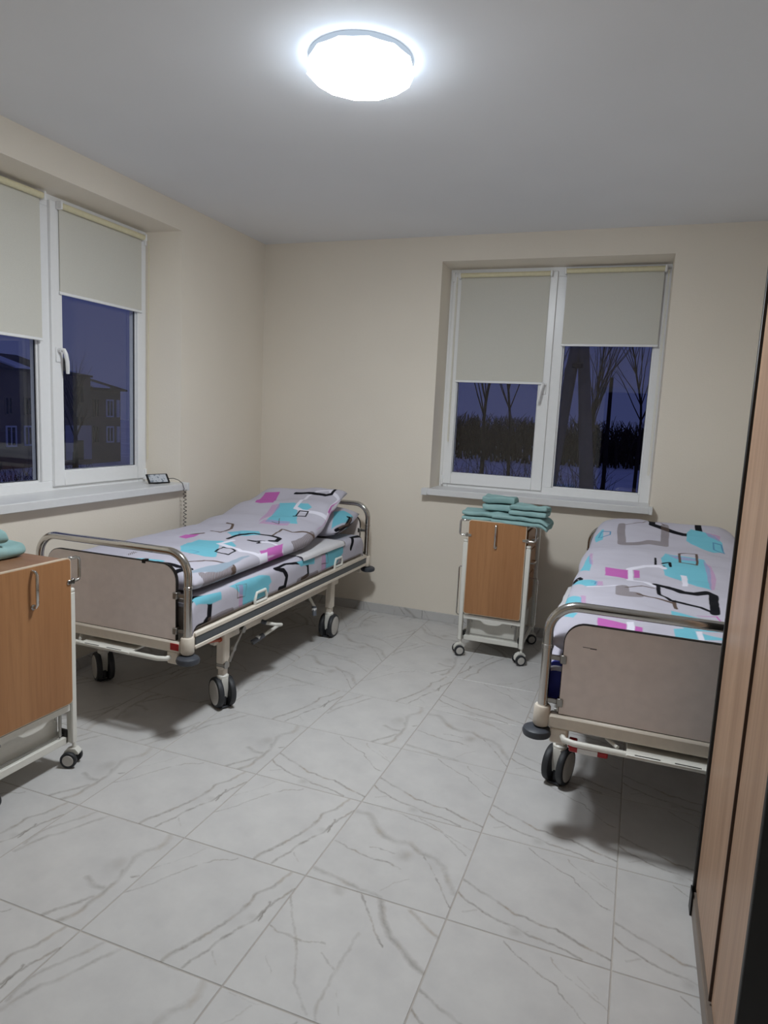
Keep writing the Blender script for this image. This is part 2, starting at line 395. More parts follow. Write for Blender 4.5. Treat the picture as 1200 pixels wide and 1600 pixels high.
#VEINS_BEGIN
FACES = {
 'A': ([
    ([(0.369, 0.964), (0.479, 0.882), (0.629, 0.789), (0.708, 0.753), (0.773, 0.672), (0.86, 0.593), (0.919, 0.543), (0.99, 0.514)], 0.01, 0.75),
    ([(0.656, 0.949), (0.706, 0.882), (0.829, 0.807), (0.931, 0.745), (0.994, 0.705)], 0.009, 0.4),
    ([(0.825, 0.87), (0.931, 0.77)], 0.008, 0.35),
    ([(-0.015, 0.424), (0.085, 0.374), (0.196, 0.332), (0.308, 0.268), (0.396, 0.222), (0.473, 0.234), (0.573, 0.197), (0.663, 0.203), (0.773, 0.151), (0.892, 0.109), (0.992, 0.082)], 0.017, 0.85),
    ([(-0.002, 0.28), (0.071, 0.224), (0.198, 0.17), (0.304, 0.122), (0.415, 0.114), (0.498, 0.074), (0.59, 0.07), (0.665, 0.061), (0.74, 0.041), (0.827, 0.009)], 0.016, 0.85),
    ([(0.083, 0.107), (0.152, 0.161)], 0.015, 0.4),
    ([(0.369, 0.116), (0.425, 0.055), (0.494, 0.101)], 0.01, 0.4),
  ], [(0.429, 0.076, 0.07, 0.4)]),
 'B': ([
    ([(0.027, 0.855), (0.121, 0.861), (0.219, 0.745), (0.337, 0.645), (0.427, 0.62), (0.538, 0.639)], 0.045, 0.5),
    ([(0.427, 0.62), (0.538, 0.639), (0.656, 0.566), (0.754, 0.551), (0.846, 0.489), (0.9, 0.384), (0.977, 0.259)], 0.035, 0.6),
    ([(0.494, 0.651), (0.656, 0.566)], 0.012, 0.8),
    ([(0.656, 0.566), (0.746, 0.457), (0.867, 0.289), (0.992, 0.114)], 0.01, 0.75),
    ([(0.283, 0.482), (0.358, 0.491), (0.475, 0.482)], 0.012, 0.9),
    ([(0.027, 0.434), (0.117, 0.411), (0.248, 0.378), (0.371, 0.359), (0.46, 0.37), (0.567, 0.332)], 0.014, 0.85),
    ([(0.187, 0.986), (0.36, 0.974), (0.585, 0.916), (0.74, 0.864), (0.865, 0.757), (0.958, 0.676)], 0.012, 0.55),
    ([(0.502, 0.984), (0.665, 0.916), (0.802, 0.843), (0.975, 0.761)], 0.01, 0.45),
    ([(-0.029, 0.103), (0.156, 0.074), (0.273, 0.059), (0.392, 0.032), (0.542, 0.011)], 0.028, 0.55),
    ([(0.521, 0.066), (0.583, 0.186), (0.663, 0.264)], 0.008, 0.35),
  ], [(0.542, 0.482, 0.1, 0.5)]),
 'C': ([
    ([(0.415, 0.997), (0.492, 0.895), (0.598, 0.755), (0.7, 0.618)], 0.012, 0.8),
    ([(0.554, 0.997), (0.617, 0.855), (0.704, 0.734), (0.81, 0.655), (0.915, 0.58), (0.988, 0.536)], 0.032, 0.6),
    ([(0.765, 0.98), (0.873, 0.901), (0.99, 0.83)], 0.024, 0.55),
    ([(-0.008, 0.793), (0.11, 0.605), (0.217, 0.455), (0.29, 0.303), (0.348, 0.18), (0.423, 0.107), (0.498, 0.022)], 0.013, 0.55),
    ([(0.0, 0.509), (0.071, 0.476), (0.142, 0.484), (0.202, 0.468), (0.277, 0.48), (0.387, 0.509)], 0.013, 0.75),
    ([(0.538, 0.661), (0.529, 0.53), (0.529, 0.391), (0.529, 0.259), (0.523, 0.118), (0.558, 0.018)], 0.018, 0.5),
    ([(0.4, 0.432), (0.477, 0.368), (0.535, 0.345)], 0.011, 0.5),
    ([(0.108, 0.282), (0.208, 0.193)], 0.008, 0.35),
    ([(0.573, 0.261), (0.663, 0.095)], 0.008, 0.3),
    ([(0.017, 1.103), (0.133, 1.099), (0.292, 1.074), (0.454, 1.028)], 0.02, 0.5),
  ], [(0.267, 0.97, 0.08, 0.5)]),
 'D': ([
    ([(0.896, 0.995), (0.858, 0.824), (0.79, 0.693), (0.79, 0.614), (0.775, 0.499), (0.719, 0.328), (0.656, 0.186), (0.608, 0.084), (0.585, 0.007)], 0.02, 0.75),
    ([(1.002, 0.857), (0.938, 0.73), (0.91, 0.593), (0.9, 0.499), (0.833, 0.38), (0.796, 0.251), (0.744, 0.093), (0.717, 0.018)], 0.016, 0.75),
    ([(0.904, 0.682), (0.921, 0.568), (0.929, 0.511)], 0.012, 0.95),
    ([(-0.017, 0.33), (0.106, 0.501), (0.179, 0.639), (0.248, 0.757), (0.344, 0.874), (0.477, 0.964)], 0.011, 0.55),
    ([(0.006, 0.624), (0.098, 0.739), (0.213, 0.959)], 0.009, 0.35),
    ([(0.804, 0.186), (0.888, 0.109)], 0.012, 0.4),
    ([(0.054, 0.98), (0.246, 0.976), (0.335, 1.039)], 0.007, 0.25),
  ], [(0.875, 0.516, 0.06, 0.3)]),
 'E': ([
    ([(0.885, 0.989), (0.917, 0.907), (0.9, 0.828), (0.846, 0.759), (0.831, 0.664), (0.852, 0.568), (0.879, 0.459)], 0.035, 0.45),
    ([(0.844, 0.543), (0.888, 0.443), (0.885, 0.345), (0.875, 0.23), (0.875, 0.124), (0.85, 0.061), (0.819, 0.007)], 0.03, 0.7),
    ([(0.85, 0.255), (0.785, 0.155), (0.694, 0.018), (0.654, -0.107), (0.6, -0.211)], 0.022, 0.65),
    ([(0.848, -0.005), (0.798, -0.147), (0.74, -0.232), (0.706, -0.301)], 0.02, 0.6),
    ([(0.679, 0.386), (0.775, 0.334), (0.852, 0.349)], 0.03, 0.45),
    ([(0.948, 0.509), (0.979, 0.534)], 0.016, 0.7),
    ([(0.312, 0.986), (0.231, 0.832), (0.15, 0.67), (0.067, 0.536), (0.031, 0.384)], 0.022, 0.5),
    ([(0.192, 0.982), (0.113, 0.826), (0.004, 0.626), (0.021, 0.47)], 0.02, 0.5),
    ([(0.456, 1.001), (0.554, 1.086), (0.754, 1.114), (0.983, 1.207)], 0.011, 0.5),
    ([(0.483, 0.989), (0.652, 0.991), (0.792, 1.022), (0.846, 1.08)], 0.008, 0.35),
    ([(0.831, 1.111), (0.933, 1.022), (1.002, 1.005)], 0.011, 0.5),
  ], [(0.773, 0.553, 0.12, 0.35)]),
}
#VEINS_END
tile_mats = {k: floor_mat('marble_tile_'+k.lower(), *v) for k, v in FACES.items()}

def tile_mesh(x0, x1, y0, y1, rot, key):
    """clipped tile; x0.. in tile fractions, uv rotated by quarter turns"""
    g = .0021/TS
    mb = MB(); X0, X1, Y0, Y1 = (v*TS for v in (x0+(g if x0 == 0 else 0), x1-(g if x1 == 1 else 0), y0+(g if y0 == 0 else 0), y1-(g if y1 == 1 else 0)))
    c = .0012
    vs = [(X0, Y0, -.0035), (X1, Y0, -.0035), (X1, Y1, -.0035), (X0, Y1, -.0035), (X0, Y0, -c), (X1, Y0, -c), (X1, Y1, -c), (X0, Y1, -c),
          (X0+c, Y0+c, 0), (X1-c, Y0+c, 0), (X1-c, Y1-c, 0), (X0+c, Y1-c, 0)]
    fs = [(8, 9, 10, 11)]
    for i in range(4):
        j = (i+1) % 4; fs += [(i, j, 4+j, 4+i), (4+i, 4+j, 8+j, 8+i)]
    me = bpy.data.meshes.new('tile'); me.from_pydata(vs, [], fs); me.materials.append(tile_mats[key])
    uv = me.uv_layers.new(name='UVMap')
    for lp in me.loops:
        v = me.vertices[lp.vertex_index].co; a, b = v.x/TS, v.y/TS
        for _ in range(rot): a, b = 1-b, a
        uv.data[lp.index].uv = (a, b)
    me.update(); return me
tile_cache = {}
LAYOUT = {(0, -1): ('A', 0), (0, 0): ('B', 0), (0, 1): ('C', 0), (0, 2): ('D', 0), (0, -2): ('B', 0), (0, -3): ('A', 0),
          (-1, -1): ('A', 0), (-1, 0): ('D', 0), (-1, 1): ('D', 0), (-1, 2): ('E', 0), (-1, -2): ('E', 0), (-1, -3): ('D', 0),
          (-2, -1): ('E', 0), (-2, 0): ('D', 0), (-2, 1): ('E', 0), (-2, -2): ('D', 0), (-3, 0): ('E', 0), (-3, 1): ('D', 0), (-3, 2): ('E', 0), (-2, 2): ('D', 0)}
for j in range(-7, 9): LAYOUT[(1, j)] = ('A', 0); LAYOUT[(2, j)] = ('A', 0)
#LAYOUT
def add_tile(i, j):
    x, y = tx+i*TS, ty-(j+1)*TS
    x0, x1 = max(0, (0-x)/TS), min(1, (XR-x)/TS); y0, y1 = max(0, (YF-y)/TS), min(1, (D-y)/TS)
    if x1-x0 < .01 or y1-y0 < .01: return
    key, rot = LAYOUT.get((i, j), (None, 0))
    if key is None: rr = random.Random(i*31+j*17+5); key = rr.choice(list(FACES)); rot = rr.choice((0, 2))
    k = (round(x0, 4), round(x1, 4), round(y0, 4), round(y1, 4), rot, key)
    if k not in tile_cache: tile_cache[k] = tile_mesh(*k)
    o = bpy.data.objects.new('tile', tile_cache[k]); C.objects.link(o); o.parent = floor; o.location = (x, y, 0)
for i in range(-6, 5):
    for j in range(-7, 9): add_tile(i, j)

mb = MB(); mb.box(-WT, XR+.2, YF-.2, D+WT, H, H+.2)
tag(mb.build('ceiling', 'ceiling', None, False), 'plain white ceiling', kind='structure')
mb = MB()
wall_with_hole(mb, YF-.2, D+WT, -.15, H, 1.555, 3.205, .975, 2.622, lambda a, b, d: (-d, a, b), WT, (.062, .086, 0, .024))
tag(mb.build('wall_left', 'wall', None, False), 'cream wall with the near window', kind='structure')
mb = MB()
wall_with_hole(mb, 0, XR, -.15, H, 1.439, 2.965, .975, 2.615, lambda a, b, d: (a, D+d, b), WT, (.010, .007, 0, .016))
tag(mb.build('wall_back', 'wall', None, False), 'cream wall at the far end of the room', kind='structure')
mb = MB(); mb.box(XR, XR+.2, YF-.2, D+WT, -.15, H)
tag(mb.build('wall_right', 'wall', None, False), 'cream wall behind the wardrobe and right bed', kind='structure')
# wall behind the camera with an open doorway to a dark corridor
mb = MB()
wall_with_hole(mb, 0, XR, -.15, H, 2.20, 3.16, 0, 2.13, lambda a, b, d: (a, YF-d, b), .18)
tag(mb.build('wall_front', 'wall', None, False), 'cream wall behind the camera with a doorway', kind='structure')
mb = MB()
mb.box(2.20, 2.27, YF-.18, YF+.012, 0, 2.13, .004).box(3.09, 3.16, YF-.18, YF+.012, 0, 2.13, .004).box(2.27, 3.09, YF-.18, YF+.012, 2.06, 2.13, .004)
tag(mb.build('door_1', 'white_paint'), 'white frame of the open doorway', kind='structure')
mb = MB()
mb.box(1.6, 1.7, YF-1.7, YF-.18, -.12, 2.6).box(3.6, 3.7, YF-1.7, YF-.18, -.12, 2.6).box(1.6, 3.7, YF-1.8, YF-1.7, -.12, 2.6)
mb.box(1.6, 3.7, YF-1.8, YF-.18, 2.6, 2.7).box(1.6, 3.7, YF-1.8, YF-.18, -.2, -.12)
tag(mb.build('wall_corridor', 'dark_wall', None, False), 'dark corridor beyond the doorway', kind='structure')

# marble skirting, cut into pieces
def skirting(name, n, place, rz, lab):
    root = empty(name, place, rz); tag(root, lab, kind='structure')
    rr = random.Random(len(name))
    for k in range(n):
        mb = MB(); mb.box(k*TS+.001, (k+1)*TS-.001, 0, .009, 0, .068, .0015)
        key = rr.choice(list(FACES))
        o = mb.build('tile', tile_mats[key], root, False); me = o.data; uv = me.uv_layers.new(name='UVMap'); of = rr.random()*.8
        for lp in me.loops:
            v = me.vertices[lp.vertex_index].co; uv.data[lp.index].uv = ((v.x/TS) % 1.0001, of+v.z/TS)
skirting('baseboard_back', 7, (.0, D-.009, 0), 0, 'marble-look tile skirting along the far wall')
skirting('baseboard_left', 11, (.009, -1.2, 0), math.pi/2, 'marble-look tile skirting along the left wall')

# ------------------------------------------------------------------ windows
def bx(mb, fn, u0, u1, z0, z1, d0, d1, b=0.):
    a = fn(u0, z0, d0); c = fn(u1, z1, d1); mb.box(a[0], c[0], a[1], c[1], a[2], c[2], b)
def make_window(name, fn, mirror, label):
    W, Z0, Z1 = 1.512, .985, 2.602
    def U(a): return W-a if mirror else a
    root = empty(name); tag(root, label, kind='structure')
    mb = MB()                                                   # outer frame + mullion
    def bar(u0, u1, z0, z1, d0, d1, b=.003):
        a, c = sorted((U(u0), U(u1))); bx(mb, fn, a, c, z0, z1, d0, d1, b)
    bar(-.012, .065, Z0, Z1+.01, 0, .07); bar(W-.065, W+.012, Z0, Z1+.01, 0, .07); bar(.065, W-.065, Z1-.065, Z1+.01, 0, .07); bar(.065, W-.065, Z0, Z0+.07, 0, .07)
    bar(.735, .846, Z0+.07, Z1-.065, 0, .07)
    bar(.846, .856, Z0+.07, Z1-.065, .012, .06); bar(W-.075, W-.06, Z0+.07, Z1-.065, .012, .06); bar(.856, W-.075, Z0+.065, Z0+.08, .012, .06)
    mb.build('window_frame', 'white_pvc', root)
    mb = MB(); bar(.858, W-.077, Z0+.08, Z1-.07, .03, .054, 0)
    mb.build('pane', 'glass', root, False)
    mb = MB()
    for a in ((.8555, .8585, Z0+.08, Z1-.07), (W-.0785, W-.0745, Z0+.08, Z1-.07), (.8585, W-.078, Z0+.0795, Z0+.083)): bar(*a, .022, .03, 0)
    mb.build('gasket', 'gasket', root, False)
    # opening sash, standing a little proud of the frame
    mb = MB(); S0, S1, SZ0, SZ1 = .024, .776, Z0+.042, Z1-.03
    bar(S0, .094, SZ0, SZ1, -.018, .05); bar(.70, S1, SZ0, SZ1, -.018, .05); bar(.094, .70, SZ0, SZ0+.082, -.018, .05); bar(.094, .70, SZ1-.075, SZ1, -.018, .05)
    bar(.094, .10, SZ0+.075, SZ1-.07, -.006, .045); bar(.694, .70, SZ0+.075, SZ1-.07, -.006, .045); bar(.10, .694, SZ0+.075, SZ0+.088, -.006, .045)
    sash = mb.build('sash', 'white_pvc', root)
    mb = MB(); bar(.10, .694, SZ0+.086, SZ1-.07, .012, .036, 0); mb.build('pane', 'glass', sash, False)
    mb = MB(); bar(.0985, .102, SZ0+.086, SZ1-.07, .004, .012, 0); bar(.692, .6955, SZ0+.086, SZ1-.07, .004, .012, 0); bar(.102, .692, SZ0+.086, SZ0+.0895, .004, .012, 0)
    mb.build('gasket', 'gasket', sash, False)
    mb = MB(); bar(S0-.006, S0+.012, SZ0-.01, SZ0+.06, -.03, -.012, .003); bar(S0-.004, S0+.012, SZ1-.06, SZ1+.004, -.03, -.012, .003)
    mb.build('hinge', 'white_pvc', sash)
    mb = MB(); bar(.725, .755, 1.72, 1.80, -.026, -.018, .003)          # handle: plate, neck and curved lever
    zc = 1.785
    p0 = fn(U(.74), zc, -.02); p1 = fn(U(.74), zc, -.05); mb.cyl(p0, p1, .011, 12)
    sg = 1 if mirror else -1
    pts = [fn(U(.74), zc+.004, -.048), fn(U(.74-.004), zc+.003, -.06), fn(U(.74-.012), zc-.02, -.066), fn(U(.74-.020), zc-.06, -.068), fn(U(.74-.026), zc-.10, -.064), fn(U(.74-.03), zc-.125, -.06)]
    mb.tube(pts, [.010, .0115, .0115, .011, .0105, .009], 10)
    mb.build('handle', 'white_pvc', sash)
    return root
win1 = make_window('window_1', w_left, True, 'two-part white window on the left wall')
win2 = make_window('window_2', w_back, False, 'two-part white window on the far wall')
# sills
mb = MB(); mb.prism([(-GD, .980), (.0, .980), (.0, .957), (.055, .957), (.0575, .960), (.0575, .999), (.054, 1.003), (-GD, 1.003)], 1.557, 3.20, lambda a, b, d: (a, d, b))
mb.box(.0, .0605, 3.20, 3.226, .952, 1.006, .003).box(.0, .0605, 1.53, 1.557, .952, 1.006, .003); mb.build('window_sill', 'sill', win1)
mb = MB(); mb.prism([(-GD, .980), (.0, .980), (.0, .957), (.072, .957), (.0745, .960), (.0745, .999), (.071, 1.003), (-GD, 1.003)], 1.443, 2.963, lambda a, b, d: (d, D-a, b))
mb.box(1.398, 1.443, D-.077, D, .954, 1.0045, .003).box(2.963, 2.985, D-.077, D, .954, 1.0045, .003); mb.build('window_sill', 'sill', win2)

# roller blinds
def blind(fn, u0, u1, zt, zb, chain_u, label):
    W = u1-u0; root = empty('roller_blind', fn((u0+u1)/2, zt, -.03)); o = Vector(root.location)
    L = lambda u, z, d: tuple(Vector(fn(u, z, d))-o)
    tag(root, label, 'blind', 'roller blinds')
    mb = MB(); mb.tube([L(u0+.012, zt-.02, -.04), L(u1-.012, zt-.02, -.04)], .0165, 16); mb.build('roller_tube', 'blind_tube', root)
    mb = MB()
    a, c = L(u0+.016, zb, -.0255), L(u1-.016, zt-.02, -.0245); mb.box(a[0], c[0], a[1], c[1], a[2], c[2]); mb.build('fabric', 'blind', root, False)
    mb = MB(); a, c = L(u0+.012, zb-.012, -.031), L(u1-.012, zb+.004, -.019); mb.box(a[0], c[0], a[1], c[1], a[2], c[2], .003); mb.build('bottom_bar', 'white_pvc', root)
    for e in (0, 1):
        mb = MB(); uu = u0 if e == 0 else u1-.014
        a, c = L(uu, zt-.042, -.06), L(uu+.014, zt+.002, -.018); mb.box(a[0], c[0], a[1], c[1], a[2], c[2], .004); mb.build('end_cap', 'white_pvc', root)
    mb = MB(); cz = chain_u[1]; cu = chain_u[0]
    n = 14; z_top = zt-.03
    for s_ in (-1, 1):
        mb.tube([L(cu+.004*s_*(1 if i else .3), z_top+(cz-z_top)*i/n, -.045+.01*i/n) for i in range(n+1)], .0013, 6)
    mb.tube([L(cu-.004, cz, -.035), L(cu, cz-.006, -.035), L(cu+.004, cz, -.035)], .0013, 6)
    mb.build('chain', 'blind_tube', root)
    return root
blind(w_left, .055, .68, 2.588, 1.835, (.05, 1.3), 'longer cream roller blind at the left edge of the near window')
blind(w_left, .775, 1.462, 2.572, 2.10, (1.492, 1.16), 'short cream roller blind on the handled sash of the left-wall window')
blind(w_back, .072, .742, 2.572, 1.80, (.06, 1.35), 'longer cream roller blind on the left sash of the far window')
blind(w_back, .822, 1.482, 2.584, 2.07, (1.492, 1.2), 'short cream roller blind on the right side of the far window')

# ------------------------------------------------------------------ ceiling lamp
LX, LY = 1.795, 1.86
lamp = empty('ceiling_lamp', (LX, LY, H)); tag(lamp, 'glowing round white faceted ceiling lamp', 'lamp')
mb = MB(); mb.lathe([(.0, 0), (.186, 0), (.19, -.003), (.19, -.014), (.184, -.017), (0, -.017)], n=48); mb.build('base_ring', 'lamp_base', lamp)
mb = MB(); n = 12; rings = [(.188, -.012, 0), (.198, -.050, .5), (.174, -.067, 0), (.11, -.083, .5), (.05, -.088, 0)]
vs = []; fs = []
for r, z, tw in rings:
    for k in range(n):
        a = 2*math.pi*(k+tw)/n; vs.append((r*math.cos(a), r*math.sin(a), z))
for i in range(len(rings)-1):
    for k in range(n):
        a, b, c, d = i*n+k, i*n+(k+1) % n, (i+1)*n+(k+1) % n, (i+1)*n+k
        if rings[i][2] == 0: fs += [(a, b, d), (b, c, d)]
        else: fs += [(a, b, c), (a, c, d)]
fs.append(tuple((len(rings)-1)*n+k for k in range(n)))
# rim and side facets emit less than the face to limit the ceiling halo
mb.add(vs, fs); mb.mi = [1 if min(f) < n else 2 if min(f) < 2*n else 0 for f in fs]; mb.build('diffuser', ['lamp', 'lamp_rim', 'lamp_side'], lamp, False)

# ------------------------------------------------------------------ beds
FOOT_U = .435
def loop_tube(zb, zt, r=.10, n=8, y=0):
    P = [(-FOOT_U, y, zb)]
    P += [(-FOOT_U+r-r*math.cos(a), y, zt-r+r*math.sin(a)) for a in [math.pi/2*i/n for i in range(n+1)]]
    P += [(FOOT_U-r+r*math.sin(a), y, zt-r+r*math.cos(a)) for a in [math.pi/2*i/n for i in range(n+1)]]
    P += [(FOOT_U, y, zb)]
    return P
def caster(root, x, y, ztop, rot):
    """twin-wheel bed caster; axle turned by rot"""
    c = empty('caster', (x, y, 0), rot); c.parent = root
    return c
def make_caster(root, x, y, rot, first=None):
    R = .078
    mb = MB(); ca, sa = math.cos(rot), math.sin(rot)
    mb.lathe([(.0, .215), (.018, .215), (.018, .175), (.030, .165), (.030, .14), (0, .14)], (0, 0, 0), 'Z', 16)
    mb.prism([(-.03, .155), (.03, .155), (.035, .10), (.025, .05), (-.025, .05), (-.035, .10)], -.017, .017, lambda a, b, d: (d, a, b))
    f = mb.build('caster', 'white_metal', root); f.location = (x, y, 0); f.rotation_euler = (0, 0, rot)
    for sx in (-1, 1):
        mb = MB()
        prof = [(R-.012, -.015), (R-.003, -.013), (R, -.008), (R, .008), (R-.003, .013), (R-.012, .015)]
        mb.mat(0).lathe(prof, (sx*.0315, .0, R), 'X', 32)
        mb.mat(1).lathe([(0, sx*.018), (R*.55, sx*.018), (R-.016, sx*.0155), (R-.012, sx*.014)] , (sx*.0315, .0, R), 'X', 32)
        mb.build('wheel', ['rubber', 'hub'], f)
    mb = MB(); mb.box(-.012, .012, -.03, .03, .012, .06, .005).box(-.03, .03, -.045, -.03, .004, .012, .002); mb.build('brake_shoe', 'rubber', f)
    return f
def make_bed(label, near_side):
    """origin: middle of the foot end on the floor, +Y towards the head. near_side: side facing the room"""
    L = 2.14; root = empty('hospital_bed'); tag(root, label, 'bed', None)
    for name, y, zt in (('foot_rail', 0, .864), ('head_rail', L, .862)):
        mb = MB(); mb.tube(loop_tube(.43, zt, .105, 10, y), .0185, 18)
        for u in (-FOOT_U, FOOT_U): mb.lathe([(.0185, 0), (.0205, .002), (.0205, .012), (.0185, .014)], (u, y, .70), 'Z', 18)
        mb.build(name, 'chrome', root)
    for name, y, sg, z0, z1 in (('foot_board', 0, 1, .455, .806), ('head_board', L, -1, .455, .78)):
        mb = MB(); pl = rrect(-.378, .378, z0, z1, .075, 8, (0, 0, 1, 1))
        mb.mat(0).prism(rrect(-.375, .375, z0+.003, z1-.003, .073, 8, (0, 0, 1, 1)), y-.0105, y+.0105, lambda a, b, d: (a, d, b))
        mb.mat(1).prism(pl, y-.008, y+.008, lambda a, b, d: (a, d, b))
        bo = mb.build(name, ['bed_panel', 'edge_black'], root)
        for u in (-1, 1):
            for zz in (.50, .665):
                mb = MB(); mb.box(u*.362, u*.385, y-.016, y+.016, zz-.016, zz+.016, .003).box(u*.385, u*.42, y-.006, y+.006, zz-.009, zz+.009, .002)
                mb.build('clip', 'zinc', bo)
        mb = MB(); mb.box(.19, .21, y-.014, y+.014, z1-.012, z1+.006, .002); mb.build('clip', 'black', bo)
    for name, y, sg in (('foot_beam', 0, -1), ('head_beam', L, 1)):
        mb = MB(); mb.box(-.41, .41, y-.024, y+.024, .402, .455, .008)
        for u in (-1, 1):
            mb.lathe([(0, .400), (.026, .400), (.031, .407), (.031, .472), (.027, .478), (0, .478)], (u*FOOT_U, y, 0), 'Z', 20)
            mb.box(u*.335, u*.40, y-.020, y+.020, .345, .405, .006)
        mb.build(name, 'cream_metal', root)
        for u in (-1, 1):
            mb = MB(); mb.lathe([(0, .358), (.038, .358), (.050, .364), (.054, .376), (.050, .388), (.038, .395), (0, .395)], (u*(FOOT_U+.012), y+sg*.012, 0), 'Z', 28)
            mb.cyl((u*(FOOT_U+.006), y+sg*.006, .385), (u*(FOOT_U+.003), y+sg*.003, .41), .014, 12)
            mb.build('bumper', 'bumper', root)
    # side rails with a dark insert
    for u in (-1, 1):
        mb = MB(); x = u*.437
        mb.box(x-.016, x+.008*u+.0, .03, L-.03, .412, .492, .004)
        xo = x+u*.008
        mb.box(xo, xo+u*.010, .035, L-.035, .470, .492, .004).box(xo, xo+u*.010, .035, L-.035, .412, .432, .004)
        sr = mb.build('side_rail', 'cream_metal', root)
        mb = MB(); mb.box(xo, xo+u*.007, .04, L-.04, .432, .470, .002); mb.build('rail_insert', 'rail_strip', sr)
        for yy in (.62, 1.62):
            mb = MB(); pts = [(x+u*.004, yy-.055, .49), (x+u*.006, yy-.06, .52), (x+u*.006, yy-.045, .553), (x+u*.006, yy+.045, .553), (x+u*.006, yy+.06, .52), (x+u*.004, yy+.055, .49)]
            mb.tube(pts, .0085, 10); mb.tube([(x+u*.005, yy-.055, .50), (x+u*.005, yy+.055, .50)], .008, 10); mb.build('mattress_holder', 'white_metal', root)
    # platform and underframe
    mb = MB()
    for k in range(9): mb.box(-.40, .40, .08+k*.225, .25+k*.225, .462, .474, .003)
    mb.build('platform', 'deck', root)
    mb = MB()
    for u in (-1, 1): mb.box(u*.36-.018, u*.36+.018, .30, 1.78, .335, .375, .004)
    for yy in (.36, 1.0, 1.63): mb.box(-.40, .40, yy-.02, yy+.02, .37, .41, .004)
    mb.box(-.12, .12, .7, 1.35, .36, .45, .01)
    mb.build('underframe', 'cream_metal', root)
    for k, (u, yy) in enumerate(((1, .36), (-1, .36), (1, 1.63), (-1, 1.63))):
        mb = MB(); x = u*.385
        mb.box(x-.024, x+.024, yy-.028, yy+.028, .20, .42, .006)
        mb.box(x-.018, x+.018, yy-.02, yy+.02, .165, .21, .004)
        lg = mb.build('leg', 'cream_metal', root)
        if yy < 1:
            mb = MB(); mb.tube([(x+u*.028, yy+.015, .235), (x+u*.034, yy+.05, .30), (x+u*.034, yy+.12, .37)], .008, 10)
            mb.lathe([(0, -.01), (.018, -.01), (.018, .01), (0, .01)], (x+u*.034, yy+.125, .375), 'X', 16)
            mb.lathe([(0, -.008), (.014, -.008), (.014, .008), (0, .008)], (x+u*.032, yy+.045, .295), 'X', 14)
            mb.cyl((x-.02, yy-.01, .225), (x+.03, yy-.01, .225), .02, 16)
            mb.build('link_bar', 'zinc', lg)
            mb = MB(); mb.cyl((x+.0, yy-.16, .385), (x, yy-.035, .362), .009, 12); mb.lathe([(0, -.006), (.013, -.006), (.013, .008), (0, .008)], (x, yy-.03, .361), 'Y', 14)
            mb.build('brake_lever', 'orange', lg)
        make_caster(root, x, yy, (.98, .96, .05, .2)[k] if near_side > 0 else (.1, -.30, -.1, .2)[k])
    # linen shelf pulled out under the foot end
    mb = MB(); zs = .377
    P = [(-.36, .03, zs+.03), (-.36, .0, zs+.005), (-.345, -.035, zs-.004), (-.31, -.05, zs-.004), (.31, -.05, zs-.004), (.345, -.035, zs-.004), (.36, .0, zs+.005), (.36, .03, zs+.03)]
    mb.tube(P, .0115, 12); mb.build('linen_rack', 'white_metal', root)
    mb = MB(); mb.box(-.13, .16, -.05, .22, zs-.004, zs+.006, .002)
    # solid front lip; black strips stand in for the shade in two slots
    mb.box(-.13, .16, -.068, -.048, zs-.006, zs+.004, .002)
    sh = mb.build('linen_shelf', 'white_metal', root)
    for k in (-.06, .07):
        mb = MB(); mb.box(k-.042, k+.042, -.0635, -.0535, zs+.0035, zs+.0046); mb.build('slot_shade', 'black', sh, False)
    mb = MB(); mb.tube([(-.22, .1, zs+.02), (-.20, .02, zs+.01), (-.16, -.03, zs+.005)], .007, 8); mb.build('rack_stay', 'white_metal', root)
    # height pedals on the room side
    s = near_side
    for yy, col in ((.70, 0), (1.38, 1)):
        mb = MB(); x0 = s*.30
        mb.mat(0).box(x0-.03*s, x0+.05*s, yy-.03, yy+.03, .33, .38, .004)
        P = [(x0+s*.04, yy+.05, .345), (x0+s*.11, yy+.05, .335), (x0+s*.15, yy+.08, .325), (x0+s*.155, yy+.13, .312), (x0+s*.13, yy+.14, .30), (x0+s*.09, yy+.05, .262), (x0+s*.06, yy-.02, .235)] if not col else [(x0, yy, .36), (x0+s*.05, yy, .33), (x0+s*.10, yy-.02, .28), (x0+s*.11, yy-.03, .22)]
        mb.mat(0).tube(P, .010, 10)
        mb.mat(1).tube([Vector(P[1])*.5+Vector(P[0])*.5, P[1]], .0125, 10)
        mb.mat(1).tube([P[-2], P[-1]], .0145, 10)
        pd = mb.build('pedal', ['white_metal', 'grip_grey'], root)
        mb = MB(); q = Vector(P[-2])*.55+Vector(P[-1])*.45; mb.box(q.x-.012, q.x+.012, q.y-.013, q.y+.013, q.z+.0, q.z+.0158, .002); mb.build('sticker', 'sticker', pd)
    return root
BL = (.605, 1.893, 0); BR = (3.058, 1.893, 0)
bedL = make_bed('hospital bed below the left window, chrome foot rail and grey-beige foot board', 1); bedL.location = BL
mb = MB(); mb.box(.36, .405, -.027, -.023, .415, .447, .001); mb.build('reflector', 'red', bedL)
bedR = make_bed('hospital bed by the wardrobe, its right end hidden, scuffed beige foot board', -1); bedR.location = BR
mb = MB(); mb.mat(0).box(-.325, -.19, -.052, -.036, .340, .362, .004).mat(1).box(-.295, -.225, -.0535, -.052, .342, .360)
mb.mat(0).box(-.33, -.30, -.045, .02, .352, .366, .003)
mb.build('brake_tag', ['red', 'sticker'], bedR)
# scuff marks on the right foot board
mb = MB(); mb.box(-.285, -.262, -.0109, -.0105, .72, .7235).box(-.31, -.285, -.0109, -.0105, .7225, .7245); mb.build('scuff', 'edge_black', bedR, False)

